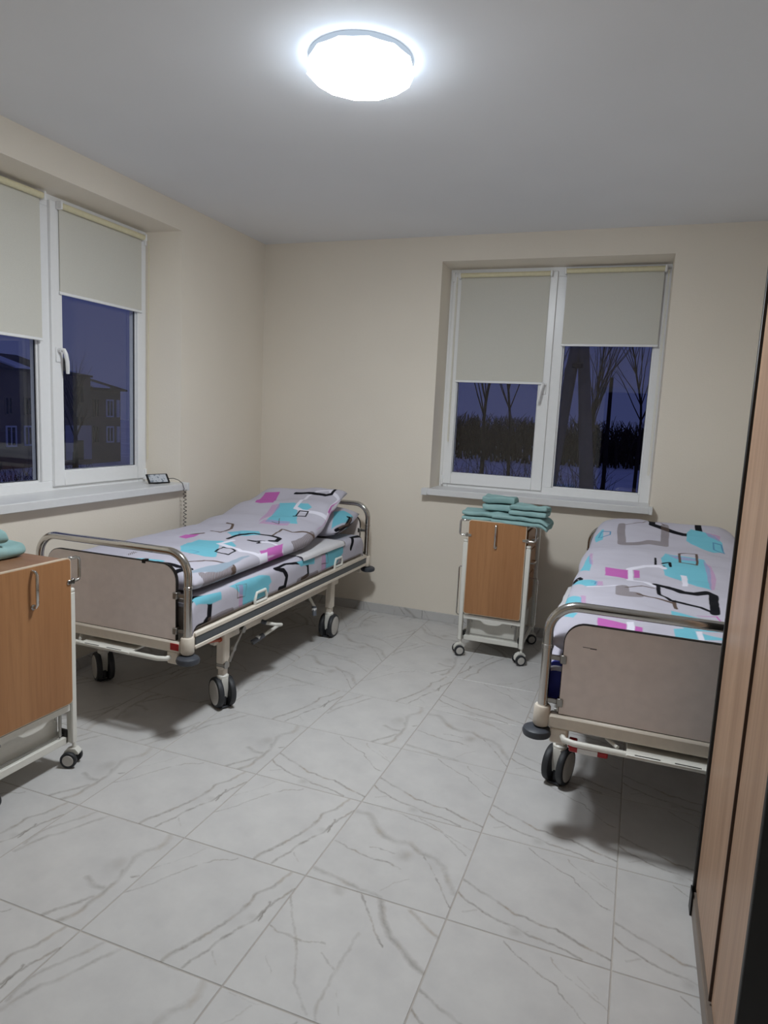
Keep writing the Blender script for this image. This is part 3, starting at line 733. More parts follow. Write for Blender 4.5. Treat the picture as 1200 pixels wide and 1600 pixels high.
# ------------------------------------------------------------------ bedding
#PATTERN_BEGIN
PATTERNS = {
 'duvet_left': [
  ('fill', 'm', [(0.201, 1.607), (0.113, 1.823), (0.265, 1.839), (0.366, 1.625), (0.262, 1.602)], 0),
  ('fill', 't', [(0.434, 1.624), (0.575, 1.628), (0.639, 1.575), (0.768, 1.316), (0.65, 1.289), (0.524, 1.277)], 0),
  ('fill', 't', [(0.582, 1.616), (0.7, 1.64), (0.758, 1.604), (0.721, 1.56), (0.647, 1.551)], 0),
  ('hatch', 'm', [(0.434, 1.396), (0.475, 1.566), (0.442, 1.613), (0.379, 1.593), (0.476, 1.27)], 0),
  ('hatch', 'm', [(0.495, 1.24), (0.493, 1.319), (0.702, 1.331), (0.718, 1.262)], 0),
  ('line', 'w', [(0.603, 1.808), (0.622, 1.568), (0.695, 1.551), (0.917, 1.567), (0.92, 1.828), (0.793, 1.878)], 0.03),
  ('line', 'w', [(0.603, 1.808), (0.656, 1.867), (0.814, 1.906)], 0.025),
  ('line', 'k', [(0.44, 1.841), (0.569, 1.851), (0.78, 1.822), (0.824, 1.848), (0.82, 1.956)], 0.03),
  ('line', 'k', [(0.681, 1.464), (0.677, 1.545), (0.749, 1.556), (0.755, 1.495), (0.664, 1.458)], 0.012),
  ('fill', 'm', [(0.905, 1.612), (0.911, 1.744), (0.917, 1.816), (0.918, 1.771), (0.918, 1.623)], 0),
  ('fill', 'm', [(0.913, 1.591), (0.913, 1.658), (0.913, 1.578), (0.913, 1.551)], 0),
  ('line', 'b', [(0.596, 1.37), (0.64, 1.275), (0.574, 1.293)], 0.006),
  ('line', 'b', [(0.264, 1.194), (0.32, 1.181), (0.422, 1.026), (0.448, 0.87), (0.36, 0.896)], 0.018),
  ('line', 'b', [(0.313, 0.755), (0.361, 0.814)], 0.02),
  ('fill', 'm', [(0.29, 0.668), (0.283, 0.739), (0.358, 0.785), (0.357, 0.721), (0.342, 0.666)], 0),
  ('fill', 't', [(0.485, 0.89), (0.521, 0.985), (0.625, 1.037), (0.704, 0.944), (0.561, 0.832)], 0),
  ('dots', 'd', [(0.505, 0.875), (0.557, 0.922), (0.596, 0.854)], 0.012),
  ('line', 'k', [(0.571, 0.783), (0.59, 0.887), (0.647, 0.952), (0.738, 0.969), (0.834, 0.967), (0.843, 0.914), (0.813, 0.882)], 0.026),
  ('line', 'k', [(0.707, 0.808), (0.756, 0.814), (0.794, 0.838), (0.788, 0.789)], 0.026),
  ('line', 'b', [(0.769, 0.988), (0.726, 1.165), (0.813, 1.148), (0.881, 1.252), (0.911, 1.273), (0.916, 1.287)], 0.016),
  ('dots', 'b', [(0.911, 1.289), (0.906, 1.236), (0.914, 1.069), (0.912, 1.018)], 0.045),
  ('fill', 't', [(0.436, 0.559), (0.426, 0.687), (0.561, 0.717), (0.779, 0.37), (0.743, 0.319), (0.571, 0.333), (0.51, 0.408)], 0),
  ('fill', 't', [(0.561, 0.717), (0.636, 0.726), (0.715, 0.659), (0.733, 0.588), (0.617, 0.629)], 0),
  ('line', 'd', [(0.578, 0.342), (0.597, 0.394), (0.659, 0.383), (0.65, 0.307)], 0.006),
  ('line', 'w', [(0.616, 0.766), (0.597, 0.656), (0.68, 0.629), (0.828, 0.537), (0.91, 0.62), (0.913, 0.746), (0.915, 0.859), (0.85, 0.849), (0.799, 0.823)], 0.034),
  ('line', 'k', [(0.665, 0.605), (0.806, 0.513), (0.812, 0.438), (0.709, 0.458), (0.665, 0.605)], 0.013),
  ('fill', 'm', [(0.876, 0.669), (0.89, 0.757), (0.908, 0.784), (0.9, 0.646)], 0),
  ('fill', 'm', [(0.92, 0.689), (0.92, 0.86), (0.886, 0.929), (0.886, 0.742), (0.882, 0.738)], 0),
  ('line', 'b', [(0.771, 0.152), (0.796, 0.246), (0.857, 0.298), (0.897, 0.356), (0.917, 0.354), (0.919, 0.323)], 0.014),
  ('dots', 'b', [(0.916, 0.328), (0.918, 0.232), (0.92, 0.098), (0.903, 0.093)], 0.05),
  ('fill', 't', [(0.471, 0.089), (0.525, 0.117), (0.668, 0.099), (0.663, 0.064), (0.538, 0.063)], 0),
  ('line', 'd', [(0.592, 0.065), (0.635, 0.08)], 0.006),
  ('line', 'k', [(0.634, 0.066), (0.707, 0.069), (0.775, 0.061), (0.833, 0.08), (0.792, 0.023)], 0.028),
  ('hatch', 'b', [(0.366, 0.154), (0.364, 0.205), (0.399, 0.2), (0.399, 0.135)], 0),
  ('fill', 'g', [(0.848, 0.049), (0.91, 0.189), (0.893, 0.436), (0.893, 0.529), (0.886, 0.529), (0.893, 0.262), (0.867, 0.058)], 0),
 ],
 'sheet_left': [
  ('line', 'k', [(0.968, 0.036), (0.987, 0.088), (1.009, 0.145), (1.043, 0.167), (1.106, 0.157), (1.122, 0.126)], 0.035),
  ('fill', 't', [(0.976, 0.045), (1.001, 0.166), (0.999, 0.259), (1.042, 0.255), (1.045, 0.176), (1.022, 0.054)], 0),
  ('fill', 't', [(0.991, 0.341), (0.981, 0.45), (0.991, 0.617), (1.02, 0.719), (1.055, 0.734), (1.084, 0.695), (1.089, 0.555), (1.059, 0.425)], 0),
  ('fill', 't', [(1.065, 0.448), (1.076, 0.717), (1.122, 0.705), (1.122, 0.586), (1.122, 0.45)], 0),
  ('hatch', 'm', [(1.006, 0.411), (1.01, 0.447), (1.122, 0.45), (1.122, 0.415)], 0),
  ('line', 'b', [(1.0, 0.394), (1.012, 0.482), (1.076, 0.471), (1.069, 0.393), (1.0, 0.394)], 0.005),
  ('line', 'k', [(0.988, 0.797), (1.02, 0.867), (1.063, 0.897), (1.124, 0.877), (1.122, 0.824)], 0.032),
  ('line', 'k', [(0.984, 0.788), (0.98, 0.918), (1.017, 1.086)], 0.022),
  ('line', 'k', [(1.014, 1.116), (1.05, 1.173), (1.108, 1.182), (1.122, 1.097)], 0.024),
  ('fill', 't', [(1.0, 1.039), (1.018, 1.265), (1.053, 1.264), (1.04, 1.083)], 0),
  ('fill', 't', [(1.005, 1.416), (0.994, 1.597), (1.005, 1.699), (1.058, 1.703), (1.118, 1.609), (1.122, 1.42)], 0),
  ('hatch', 'm', [(1.028, 1.363), (1.023, 1.417), (1.122, 1.437), (1.122, 1.369)], 0),
  ('line', 'b', [(1.02, 1.359), (1.02, 1.441), (1.09, 1.461), (1.08, 1.368)], 0.005),
  ('dots', 'b', [(1.122, 1.301), (1.122, 1.165), (1.122, 1.046)], 0.035),
  ('dots', 'b', [(1.122, 0.16), (1.122, 0.262), (1.122, 0.347)], 0.035),
  ('line', 'k', [(1.055, 1.831), (0.957, 1.905), (0.984, 2.034)], 0.034),
  ('fill', 't', [(0.997, 2.034), (1.009, 2.051), (1.018, 2.056), (1.03, 2.056)], 0),
  ('line', 'k', [(1.122, 0.126), (1.122, 0.041)], 0.012),
 ],
 'pillow_left': [
  ('fill', 't', [(0.662, 0.256), (0.709, 0.337), (0.789, 0.332), (0.794, 0.248), (0.761, 0.02)], 0),
  ('line', 'k', [(0.788, 0.03), (0.8, 0.154), (0.785, 0.286), (0.77, 0.266)], 0.02),
  ('line', 'b', [(0.789, 0.075), (0.796, 0.202), (0.785, 0.317)], 0.008),
 ],
 'duvet_right': [
  ('line', 'k', [(0.365, 1.941), (0.371, 1.794), (0.468, 1.729), (0.569, 1.677), (0.668, 1.661), (0.68, 1.92)], 0.045),
  ('dots', 'b', [(0.17, 1.751), (0.204, 1.444), (0.289, 1.475), (0.359, 1.522), (0.456, 1.517), (0.458, 1.793)], 0.05),
  ('line', 'b', [(0.2, 1.751), (0.305, 1.816), (0.36, 1.932)], 0.008),
  ('line', 'b', [(0.384, 1.937), (0.455, 1.8)], 0.008),
  ('fill', 't', [(0.596, 1.712), (0.625, 1.768), (0.684, 1.716), (0.757, 1.69), (0.806, 1.632), (0.798, 1.513), (0.731, 1.479), (0.612, 1.564), (0.584, 1.596)], 0),
  ('line', 'd', [(0.746, 1.613), (0.797, 1.61), (0.795, 1.495), (0.744, 1.532), (0.746, 1.613)], 0.01),
  ('hatch', 'm', [(0.71, 1.718), (0.802, 1.698), (0.788, 1.635), (0.724, 1.67)], 0),
  ('fill', 't', [(0.43, 1.231), (0.457, 1.306), (0.526, 1.276), (0.656, 1.26), (0.674, 1.116), (0.654, 0.765), (0.589, 0.798), (0.544, 0.979), (0.447, 0.979)], 0),
  ('hatch', 'm', [(0.65, 1.242), (0.68, 1.178), (0.693, 0.989), (0.668, 0.778), (0.649, 0.761), (0.672, 1.098)], 0),
  ('hatch', 'm', [(0.462, 1.297), (0.537, 1.267), (0.63, 1.25), (0.623, 1.222), (0.525, 1.24)], 0),
  ('line', 'b', [(0.53, 1.321), (0.627, 1.366), (0.61, 1.154), (0.529, 1.193), (0.53, 1.321)], 0.014),
  ('fill', 'w', [(0.524, 0.988), (0.554, 0.983), (0.55, 0.79), (0.525, 0.788)], 0),
  ('line', 'k', [(0.401, 1.215), (0.402, 1.084), (0.448, 1.092)], 0.013),
  ('line', 'k', [(0.439, 1.129), (0.476, 1.166), (0.479, 1.092)], 0.016),
  ('line', 'w', [(0.423, 1.084), (0.351, 1.066), (0.271, 0.991), (0.281, 0.796), (0.348, 0.792), (0.394, 0.735)], 0.034),
  ('line', 'w', [(0.448, 1.062), (0.423, 1.084)], 0.03),
  ('fill', 'm', [(0.149, 0.987), (0.266, 0.974), (0.269, 0.819), (0.156, 0.873)], 0),
  ('fill', 'm', [(0.294, 0.984), (0.323, 0.99), (0.327, 0.889), (0.299, 0.874)], 0),
  ('fill', 't', [(0.05, 1.207), (0.067, 1.112), (0.075, 0.934), (0.016, 0.989), (0.034, 1.104)], 0),
  ('hatch', 'm', [(0.049, 1.231), (0.069, 1.21), (0.079, 1.02), (0.06, 1.042)], 0),
  ('fill', 't', [(0.023, 1.59), (0.051, 1.675), (0.065, 1.67), (0.081, 1.517), (0.042, 1.491)], 0),
  ('line', 'd', [(0.05, 1.566), (0.057, 1.647), (0.117, 1.631), (0.117, 1.583), (0.064, 1.56)], 0.009),
  ('line', 'k', [(0.012, 0.842), (0.03, 0.858), (0.045, 0.813), (0.033, 0.753), (0.012, 0.842)], 0.022),
  ('line', 'k', [(0.002, 0.815), (0.026, 0.766)], 0.012),
  ('fill', 't', [(0.002, 0.774), (0.028, 0.798), (0.098, 0.77), (0.129, 0.739), (0.129, 0.671), (0.077, 0.671)], 0),
  ('hatch', 'm', [(0.119, 0.74), (0.153, 0.735), (0.157, 0.667), (0.124, 0.671)], 0),
  ('line', 'd', [(0.1, 0.73), (0.12, 0.729), (0.117, 0.693)], 0.007),
  ('line', 'w', [(0.087, 0.663), (0.153, 0.648), (0.236, 0.668)], 0.012),
  ('dots', 'b', [(0.248, 0.646), (0.252, 0.524), (0.312, 0.547)], 0.06),
  ('line', 'b', [(0.265, 0.639), (0.338, 0.69), (0.393, 0.688)], 0.01),
  ('line', 'b', [(0.316, 0.56), (0.391, 0.536), (0.471, 0.493), (0.482, 0.437)], 0.014),
  ('fill', 'b', [(0.463, 0.511), (0.481, 0.528), (0.486, 0.438), (0.472, 0.434)], 0),
  ('line', 'k', [(0.409, 0.768), (0.415, 0.615), (0.459, 0.52), (0.526, 0.499), (0.583, 0.489), (0.639, 0.432)], 0.02),
  ('line', 'k', [(0.404, 0.775), (0.451, 0.763), (0.519, 0.678), (0.571, 0.667), (0.627, 0.715), (0.651, 0.692), (0.635, 0.431)], 0.042),
  ('fill', 't', [(0.007, 0.301), (0.002, 0.537), (0.036, 0.498), (0.077, 0.436), (0.087, 0.335), (0.031, 0.383), (0.007, 0.343)], 0),
  ('hatch', 'm', [(0.069, 0.472), (0.093, 0.451), (0.106, 0.317), (0.087, 0.323)], 0),
  ('line', 'd', [(0.002, 0.565), (0.003, 0.602), (0.003, 0.547), (0.002, 0.524)], 0.009),
  ('fill', 't', [(0.456, 0.4), (0.511, 0.372), (0.568, 0.297), (0.651, 0.289), (0.641, 0.169), (0.503, 0.125), (0.463, 0.206)], 0),
  ('fill', 't', [(0.456, 0.13), (0.504, 0.142), (0.54, 0.13), (0.633, 0.096), (0.631, 0.077), (0.536, 0.069), (0.46, 0.056)], 0),
  ('line', 'm', [(0.56, 0.384), (0.639, 0.395), (0.64, 0.328)], 0.008),
  ('fill', 'm', [(0.168, 0.148), (0.278, 0.109), (0.281, 0.036), (0.173, 0.054)], 0),
  ('fill', 'm', [(0.309, 0.094), (0.338, 0.087), (0.34, 0.036), (0.311, 0.033)], 0),
  ('fill', 'w', [(0.279, 0.135), (0.307, 0.147), (0.311, 0.033), (0.283, 0.034)], 0),
  ('fill', 'w', [(0.536, 0.129), (0.559, 0.139), (0.563, 0.046), (0.542, 0.047)], 0),
  ('fill', 't', [(0.013, 0.269), (0.084, 0.204), (0.074, 0.141), (0.04, 0.17)], 0),
 ],
 'sheet_right': [
  ('line', 'k', [(0.108, 0.603), (0.166, 0.441)], 0.05),
  ('hatch', 'b', [(0.108, 0.45), (0.117, 0.489), (0.148, 0.274), (0.104, 0.285)], 0),
  ('line', 'k', [(0.117, 0.132), (0.108, 0.279), (0.117, 0.387)], 0.02),
  ('fill', 't', [(0.108, 0.398), (0.108, 0.535), (0.108, 0.484), (0.108, 0.347)], 0),
 ],
}
#PATTERN_END
PC = {'t': (118, 190, 208), 'm': (190, 104, 176), 'k': (22, 22, 28), 'w': (226, 224, 236), 'b': (98, 82, 74), 'g': (150, 165, 180), 'd': (92, 142, 178)}
def fabric_mat(name, shapes, base=(190, 187, 199)):
    """cotton printed with turquoise, magenta, black and white shapes; coordinates are metres of cloth"""
    t = NT(name); uv = t.n('UVMap').outputs[0]
    wob = t.noise(uv, 7, 2)
    p = t.vm('ADD', uv, t.vm('SCALE', t.vm('SUBTRACT', wob.outputs['Color'], (.5, .5, .5)), scale=.018))
    n2 = t.noise(uv, 3, 2)
    c = s2l(base); col = t.mix(t.ramp(n2.outputs[0], .3, .7), tuple(v*.97 for v in c), tuple(v*1.03 for v in c))
    sep = t.n('SeparateXYZ'); t.l(p, sep.inputs[0])
    diag = t.math('ADD', sep.outputs[0], sep.outputs[1])
    stripe = t.ramp(t.math('PINGPONG', diag, .006), .0025, .0035)
    for kind, colk, pts, wd in shapes:
        if kind == 'fill':
            col = t.mix(poly_mask(t, p, pts, .003), col, s2l(PC[colk]))
        elif kind == 'hatch':
            col = t.mix(t.math('MULTIPLY', t.math('MULTIPLY', poly_mask(t, p, pts, .003), stripe), .85), col, s2l(PC[colk]))
        else:
            acc = None
            for i in range(len(pts)-1):
                k = seg_mask(t, p, pts[i], pts[i+1], wd, .0025)
                acc = k if acc is None else t.math('MAXIMUM', acc, k)
            if kind == 'dots': acc = t.math('MULTIPLY', acc, t.math('MULTIPLY_ADD', stripe, .62, .28))
            col = t.mix(acc, col, s2l(PC[colk]))
    weave = t.noise(uv, 300, 2); fold = t.noise(uv, 9, 3)
    h = t.math('ADD', t.math('MULTIPLY', weave.outputs[0], .08), fold.outputs[0])
    return t.bsdf(col, .9, 0, .12, t.bump(h, .35, .012))
ZONE = .17                                                      # cloth is printed in squares, each holding only its own shapes
def clip_shapes(name, zx, zy):
    x0, x1, y0, y1 = zx*ZONE-.012, (zx+1)*ZONE+.012, zy*ZONE-.012, (zy+1)*ZONE+.012
    out = []
    for kind, ck, pts, wd in PATTERNS.get(name, []):
        e = wd/2+.012
        def hit(q): return max(v[0] for v in q)+e > x0 and min(v[0] for v in q)-e < x1 and max(v[1] for v in q)+e > y0 and min(v[1] for v in q)-e < y1
        if kind in ('fill', 'hatch'):
            if hit(pts): out.append((kind, ck, pts, wd))
        else:
            run = []
            for a, b in zip(pts, pts[1:]):
                if hit((a, b)):
                    if run and run[-1] == a: run.append(b)
                    else:
                        if run: out.append((kind, ck, run, wd))
                        run = [a, b]
            if run: out.append((kind, ck, run, wd))
    return out
def print_cloth(me, name, faces, uvs):
    """give every face the print of its own square of cloth"""
    zones = {}; mi = []
    plain_i = None
    for fc in faces:
        cx = sum(uvs[k][0] for k in fc)/len(fc); cy = sum(uvs[k][1] for k in fc)/len(fc)
        z = (math.floor(cx/ZONE), math.floor(cy/ZONE))
        if z not in zones:
            sh = clip_shapes(name, *z)
            if sh:
                zones[z] = len(me.materials); me.materials.append(fabric_mat(name+'_print', sh))
            else:
                if plain_i is None: plain_i = len(me.materials); me.materials.append(fabric_mat(name+'_plain', []))
                zones[z] = plain_i
        mi.append(zones[z])
    me.polygons.foreach_set('material_index', mi)
def grid_obj(name, fn, nu, nv, mat, parent=None, close_bottom=None, loc=(0, 0, 0)):
    """closed cloth: top grid fn(i/nu, j/nv) -> (xyz, uv) and an underside from close_bottom(i/nu, j/nv) -> xyz"""
    vs = []; uvs = []
    for j in range(nv+1):
        for i in range(nu+1):
            q, t = fn(i/nu, j/nv); vs.append(tuple(a-b for a, b in zip(q, loc))); uvs.append(t)
    fs = [(j*(nu+1)+i, j*(nu+1)+i+1, (j+1)*(nu+1)+i+1, (j+1)*(nu+1)+i) for j in range(nv) for i in range(nu)]
    if close_bottom:
        o = len(vs); bi = {}
        for j in range(nv+1):
            for i in range(nu+1):
                if i in (0, nu) or j in (0, nv): bi[(i, j)] = j*(nu+1)+i
                else:
                    bi[(i, j)] = len(vs); q = close_bottom(i/nu, j/nv); vs.append(tuple(a-b for a, b in zip(q, loc))); uvs.append(uvs[j*(nu+1)+i])
        fs += [(bi[(i, j)], bi[(i, j+1)], bi[(i+1, j+1)], bi[(i+1, j)]) for j in range(nv) for i in range(nu)]
    me = bpy.data.meshes.new(name); me.from_pydata(vs, [], fs)
    if isinstance(mat, str): print_cloth(me, mat, fs, uvs)
    else: me.materials.append(mat)
    uv = me.uv_layers.new(name='UVMap')
    idx = np.empty(len(me.loops), dtype=np.int32); me.loops.foreach_get('vertex_index', idx)
    uv.data.foreach_set('uv', np.array(uvs, dtype=np.float32)[idx].ravel())
    me.shade_smooth(); me.update()
    o = bpy.data.objects.new(name, me); C.objects.link(o); o.location = loc
    if parent is not None: o.parent = parent
    return o
def lerp(tab, y):
    for (a, b), (c, d) in zip(tab, tab[1:]):
        if y <= c:
            k = max(0, min(1, (y-a)/(c-a))); k = k*k*(3-2*k) if True else k; return b+(d-b)*k
    return tab[-1][1]
def nz(x, y, s, seed=0.): return noise.noise(Vector((x*s+seed, y*s-seed, seed*.7)))

# mattresses with a fitted sheet
def make_mattress(loc, label, sheet_mat, cover):
    """local: x across, y along from foot, z above platform"""
    root = empty('mattress', loc); tag(root, label, 'mattress')
    W, Lm, T = .428, 2.05, .165
    mb = MB()
    mb.prism(rrect(-W, W, 0, T, .03, 5), .03, Lm, lambda a, b, d: (a, d, b))
    mb.build('foam_block', cover, root)
    def top(a, b):
        # cloth goes up the left side, over and down the right side
        side = .135; tot = 2*W+2*side; s = a*tot; r = .04
        wob = .006*nz(s, b*2, 4, 3)+.004*nz(s, b*2, 11, 1)
        y = .018+b*(Lm-.006)
        end = min(b, 1-b)*Lm; drop = .0
        if end < .05: drop = (.05-end)**2*16
        if s < side: x = -W-.012+wob; z = T+.006-side+s
        elif s > tot-side: x = W+.012-wob; z = T+.006-(s-(tot-side))
        else:
            x = -W-.012+(s-side)*(2*W+.024)/(2*W); z = T+.008+wob*.7
        # round the edges
        ex = abs(x)-(W+.012-r); ez = z-(T+.008-r)
        if ex > 0 and ez > 0:
            dd = math.hypot(ex, ez)
            if dd > r: x = math.copysign(W+.012-r+ex*r/dd, x); z = T+.008-r+ez*r/dd
        return (x, y, z-drop), (s, y)
    def under(a, b):
        (x, y, z), _ = top(a, b)
        return (x*.985, y, z-.006)
    o = grid_obj('fitted_sheet', top, 90, 120, sheet_mat, root, under)
    return root
fm = {k: k for k in ('sheet_left', 'sheet_right', 'duvet_left', 'duvet_right', 'pillow_left')}
mL = make_mattress((BL[0], BL[1], .476), 'mattress in patterned fitted sheet on the bed below the left window', fm['sheet_left'], 'mattress_grey')
mR = make_mattress((BR[0], BR[1], .476), 'blue mattress in patterned sheet on the bed beside the wardrobe', fm['sheet_right'], 'mattress_blue')

def make_duvet(name, mat, y0, y1, xl, xr, base, thick, label, seed, wr=1., skew=None):
    L = y1-y0
    def core(a, b):
        y = y0+L*b; xa, xb = lerp(xl, y), lerp(xr, y)
        s = 2*a-1
        # denser sampling near the rim
        s = math.sin(s*math.pi/2)*.55+s*.45
        x = (xa+xb)/2+s*(xb-xa)/2
        if skew: y += skew*s*b
        return x, y, s
    def prof(s, b):
        e = 2*b-1
        return max(0., 1-abs(s)**6)**.5*max(0., 1-abs(e)**30)**.5
    def top(a, b):
        x, y, s = core(a, b)
        yy = y0+L*b; pr = prof(s, b)
        wrk = wr*(.012*nz(x, yy, 2.6, seed)+.010*nz(x, yy, 6, seed+4)+.004*nz(x*.6, yy, 17, seed+9)+.010*abs(nz(x*.7+yy*.3, yy*.8-x*.4, 4.2, seed+2)))
        z = base(x, yy, s)+thick(yy)*(.5+.5*pr)+wrk*pr
        bul = .012*nz(yy, 0, 5, seed)*(abs(s)**3)
        return (x+math.copysign(bul, s)*0+bul, y, z), (s*.46+.46, yy-y0)
    def under(a, b):
        x, y, s = core(a, b); yy = y0+L*b
        return (x, y, base(x, yy, s)+thick(yy)*(.5-.5*prof(s, b)))
    loc = ((lerp(xl, y0)+lerp(xr, y0))/2, (y0+y1)/2, base(0, (y0+y1)/2, 0))
    o = grid_obj(name, top, 84, 150, mat, None, under, loc)
    return tag(o, label, 'duvet', 'printed duvets')
bl = [(1.9, .652), (3.05, .656), (3.35, .695), (3.62, .785), (3.90, .865), (3.97, .855)]
make_duvet('duvet', fm['duvet_left'], 1.93, 3.93, [(1.9, .19), (3.2, .19), (3.93, .26)], [(1.9, 1.045), (3.0, 1.02), (3.93, .915)],
           lambda x, y, s: lerp(bl, y-.03*s)+.03*s*lerp([(3.2, 0), (3.8, 1)], y), lambda y: lerp([(1.9, .115), (3.1, .12), (3.8, .105), (3.95, .095)], y),
           'grey printed duvet with turquoise patches lying raised at the head of the left bed', 1.3)
br = [(1.9, .652), (2.7, .668), (3.3, .73), (3.75, .83), (4.0, .80)]
make_duvet('duvet', fm['duvet_right'], 1.90, 3.985, [(1.9, 2.63), (3.0, 2.63), (3.985, 2.685)], [(1.9, 3.475), (3.0, 3.47), (3.985, 3.42)],
           lambda x, y, s: lerp(br, y)+.01*s*0, lambda y: lerp([(1.9, .14), (3.1, .145), (3.985, .13)], y),
           'grey printed duvet with black outlines spread over the bed beside the wardrobe', 5.7)
# pillow under the raised duvet of the left bed
def cushion(name, mat, loc, w, d, h, rx, rz, label, seed):
    R = Matrix.Rotation(rz, 4, 'Z') @ Matrix.Rotation(rx, 4, 'X')
    def sh(a, b, sg):
        s, t = 2*a-1, 2*b-1; k = (max(0, 1-s**4)*max(0, 1-t**4))**.55
        x = s*w/2*(1-.05*t*t); y = t*d/2*(1-.07*s*s); z = sg*h/2*k+sg*.008*nz(x, y, 9, seed)*k
        return R @ Vector((x, y, z)), (a*w, b*d)
    o = grid_obj(name, lambda a, b: (tuple(sh(a, b, 1)[0]), sh(a, b, 1)[1]), 36, 30, mat, None, lambda a, b: tuple(sh(a, b, -1)[0]))
    o.location = loc; return tag(o, label, 'pillow')
cushion('pillow', fm['pillow_left'], (.60, 3.80, .745), .80, .46, .15, .20, .0, 'turquoise patterned pillow under the raised duvet of the left bed', 2.)

# white draw sheets peeping out between mattress and duvet
def cloth_strip(name, mat, pts, width, label, cat, loc):
    """cloth following a cross-section polyline (x,z), extruded along y"""
    n = len(pts)-1
    def top(a, b):
        k = min(int(a*n), n-1); f = a*n-k
        x = pts[k][0]*(1-f)+pts[k+1][0]*f; z = pts[k][1]*(1-f)+pts[k+1][1]*f
        y = (b-.5)*width
        return (x+.004*nz(x, y, 9, 4), y, z+.003*nz(x, y, 12, 8)), (a, b)
    return tag(grid_obj(name, lambda a, b: ((lambda q: (tuple(p+c for p, c in zip(q[0], loc)), q[1]))(top(a, b))), n*4, 40, mat, None,
               lambda a, b: tuple(p+c+o for p, c, o in zip(top(a, b)[0], loc, (0, 0, -.004))), loc), label, cat)
M['drawsheet'] = plain('white_cotton', (214, 212, 214), .9, 0, .1, .02, 30, .3, 60)
cloth_strip('draw_sheet', M['drawsheet'], [(-.5, .0), (-.2, .0), (.0, .0), (.022, -.003), (.030, -.012), (.032, -.02), (.033, -.028)], .62, 'white folded draw sheet on the mattress edge of the left bed', 'sheet', (1.02, 3.30, .657))
cloth_strip('draw_sheet', M['drawsheet'], [(.5, .0), (.2, .0), (.0, .0), (-.028, -.002), (-.045, -.006), (-.06, -.012), (-.075, -.02)], .62, 'white draw sheet corner sticking out left of the bed beside the wardrobe', 'sheet', (2.65, 2.85, .657))

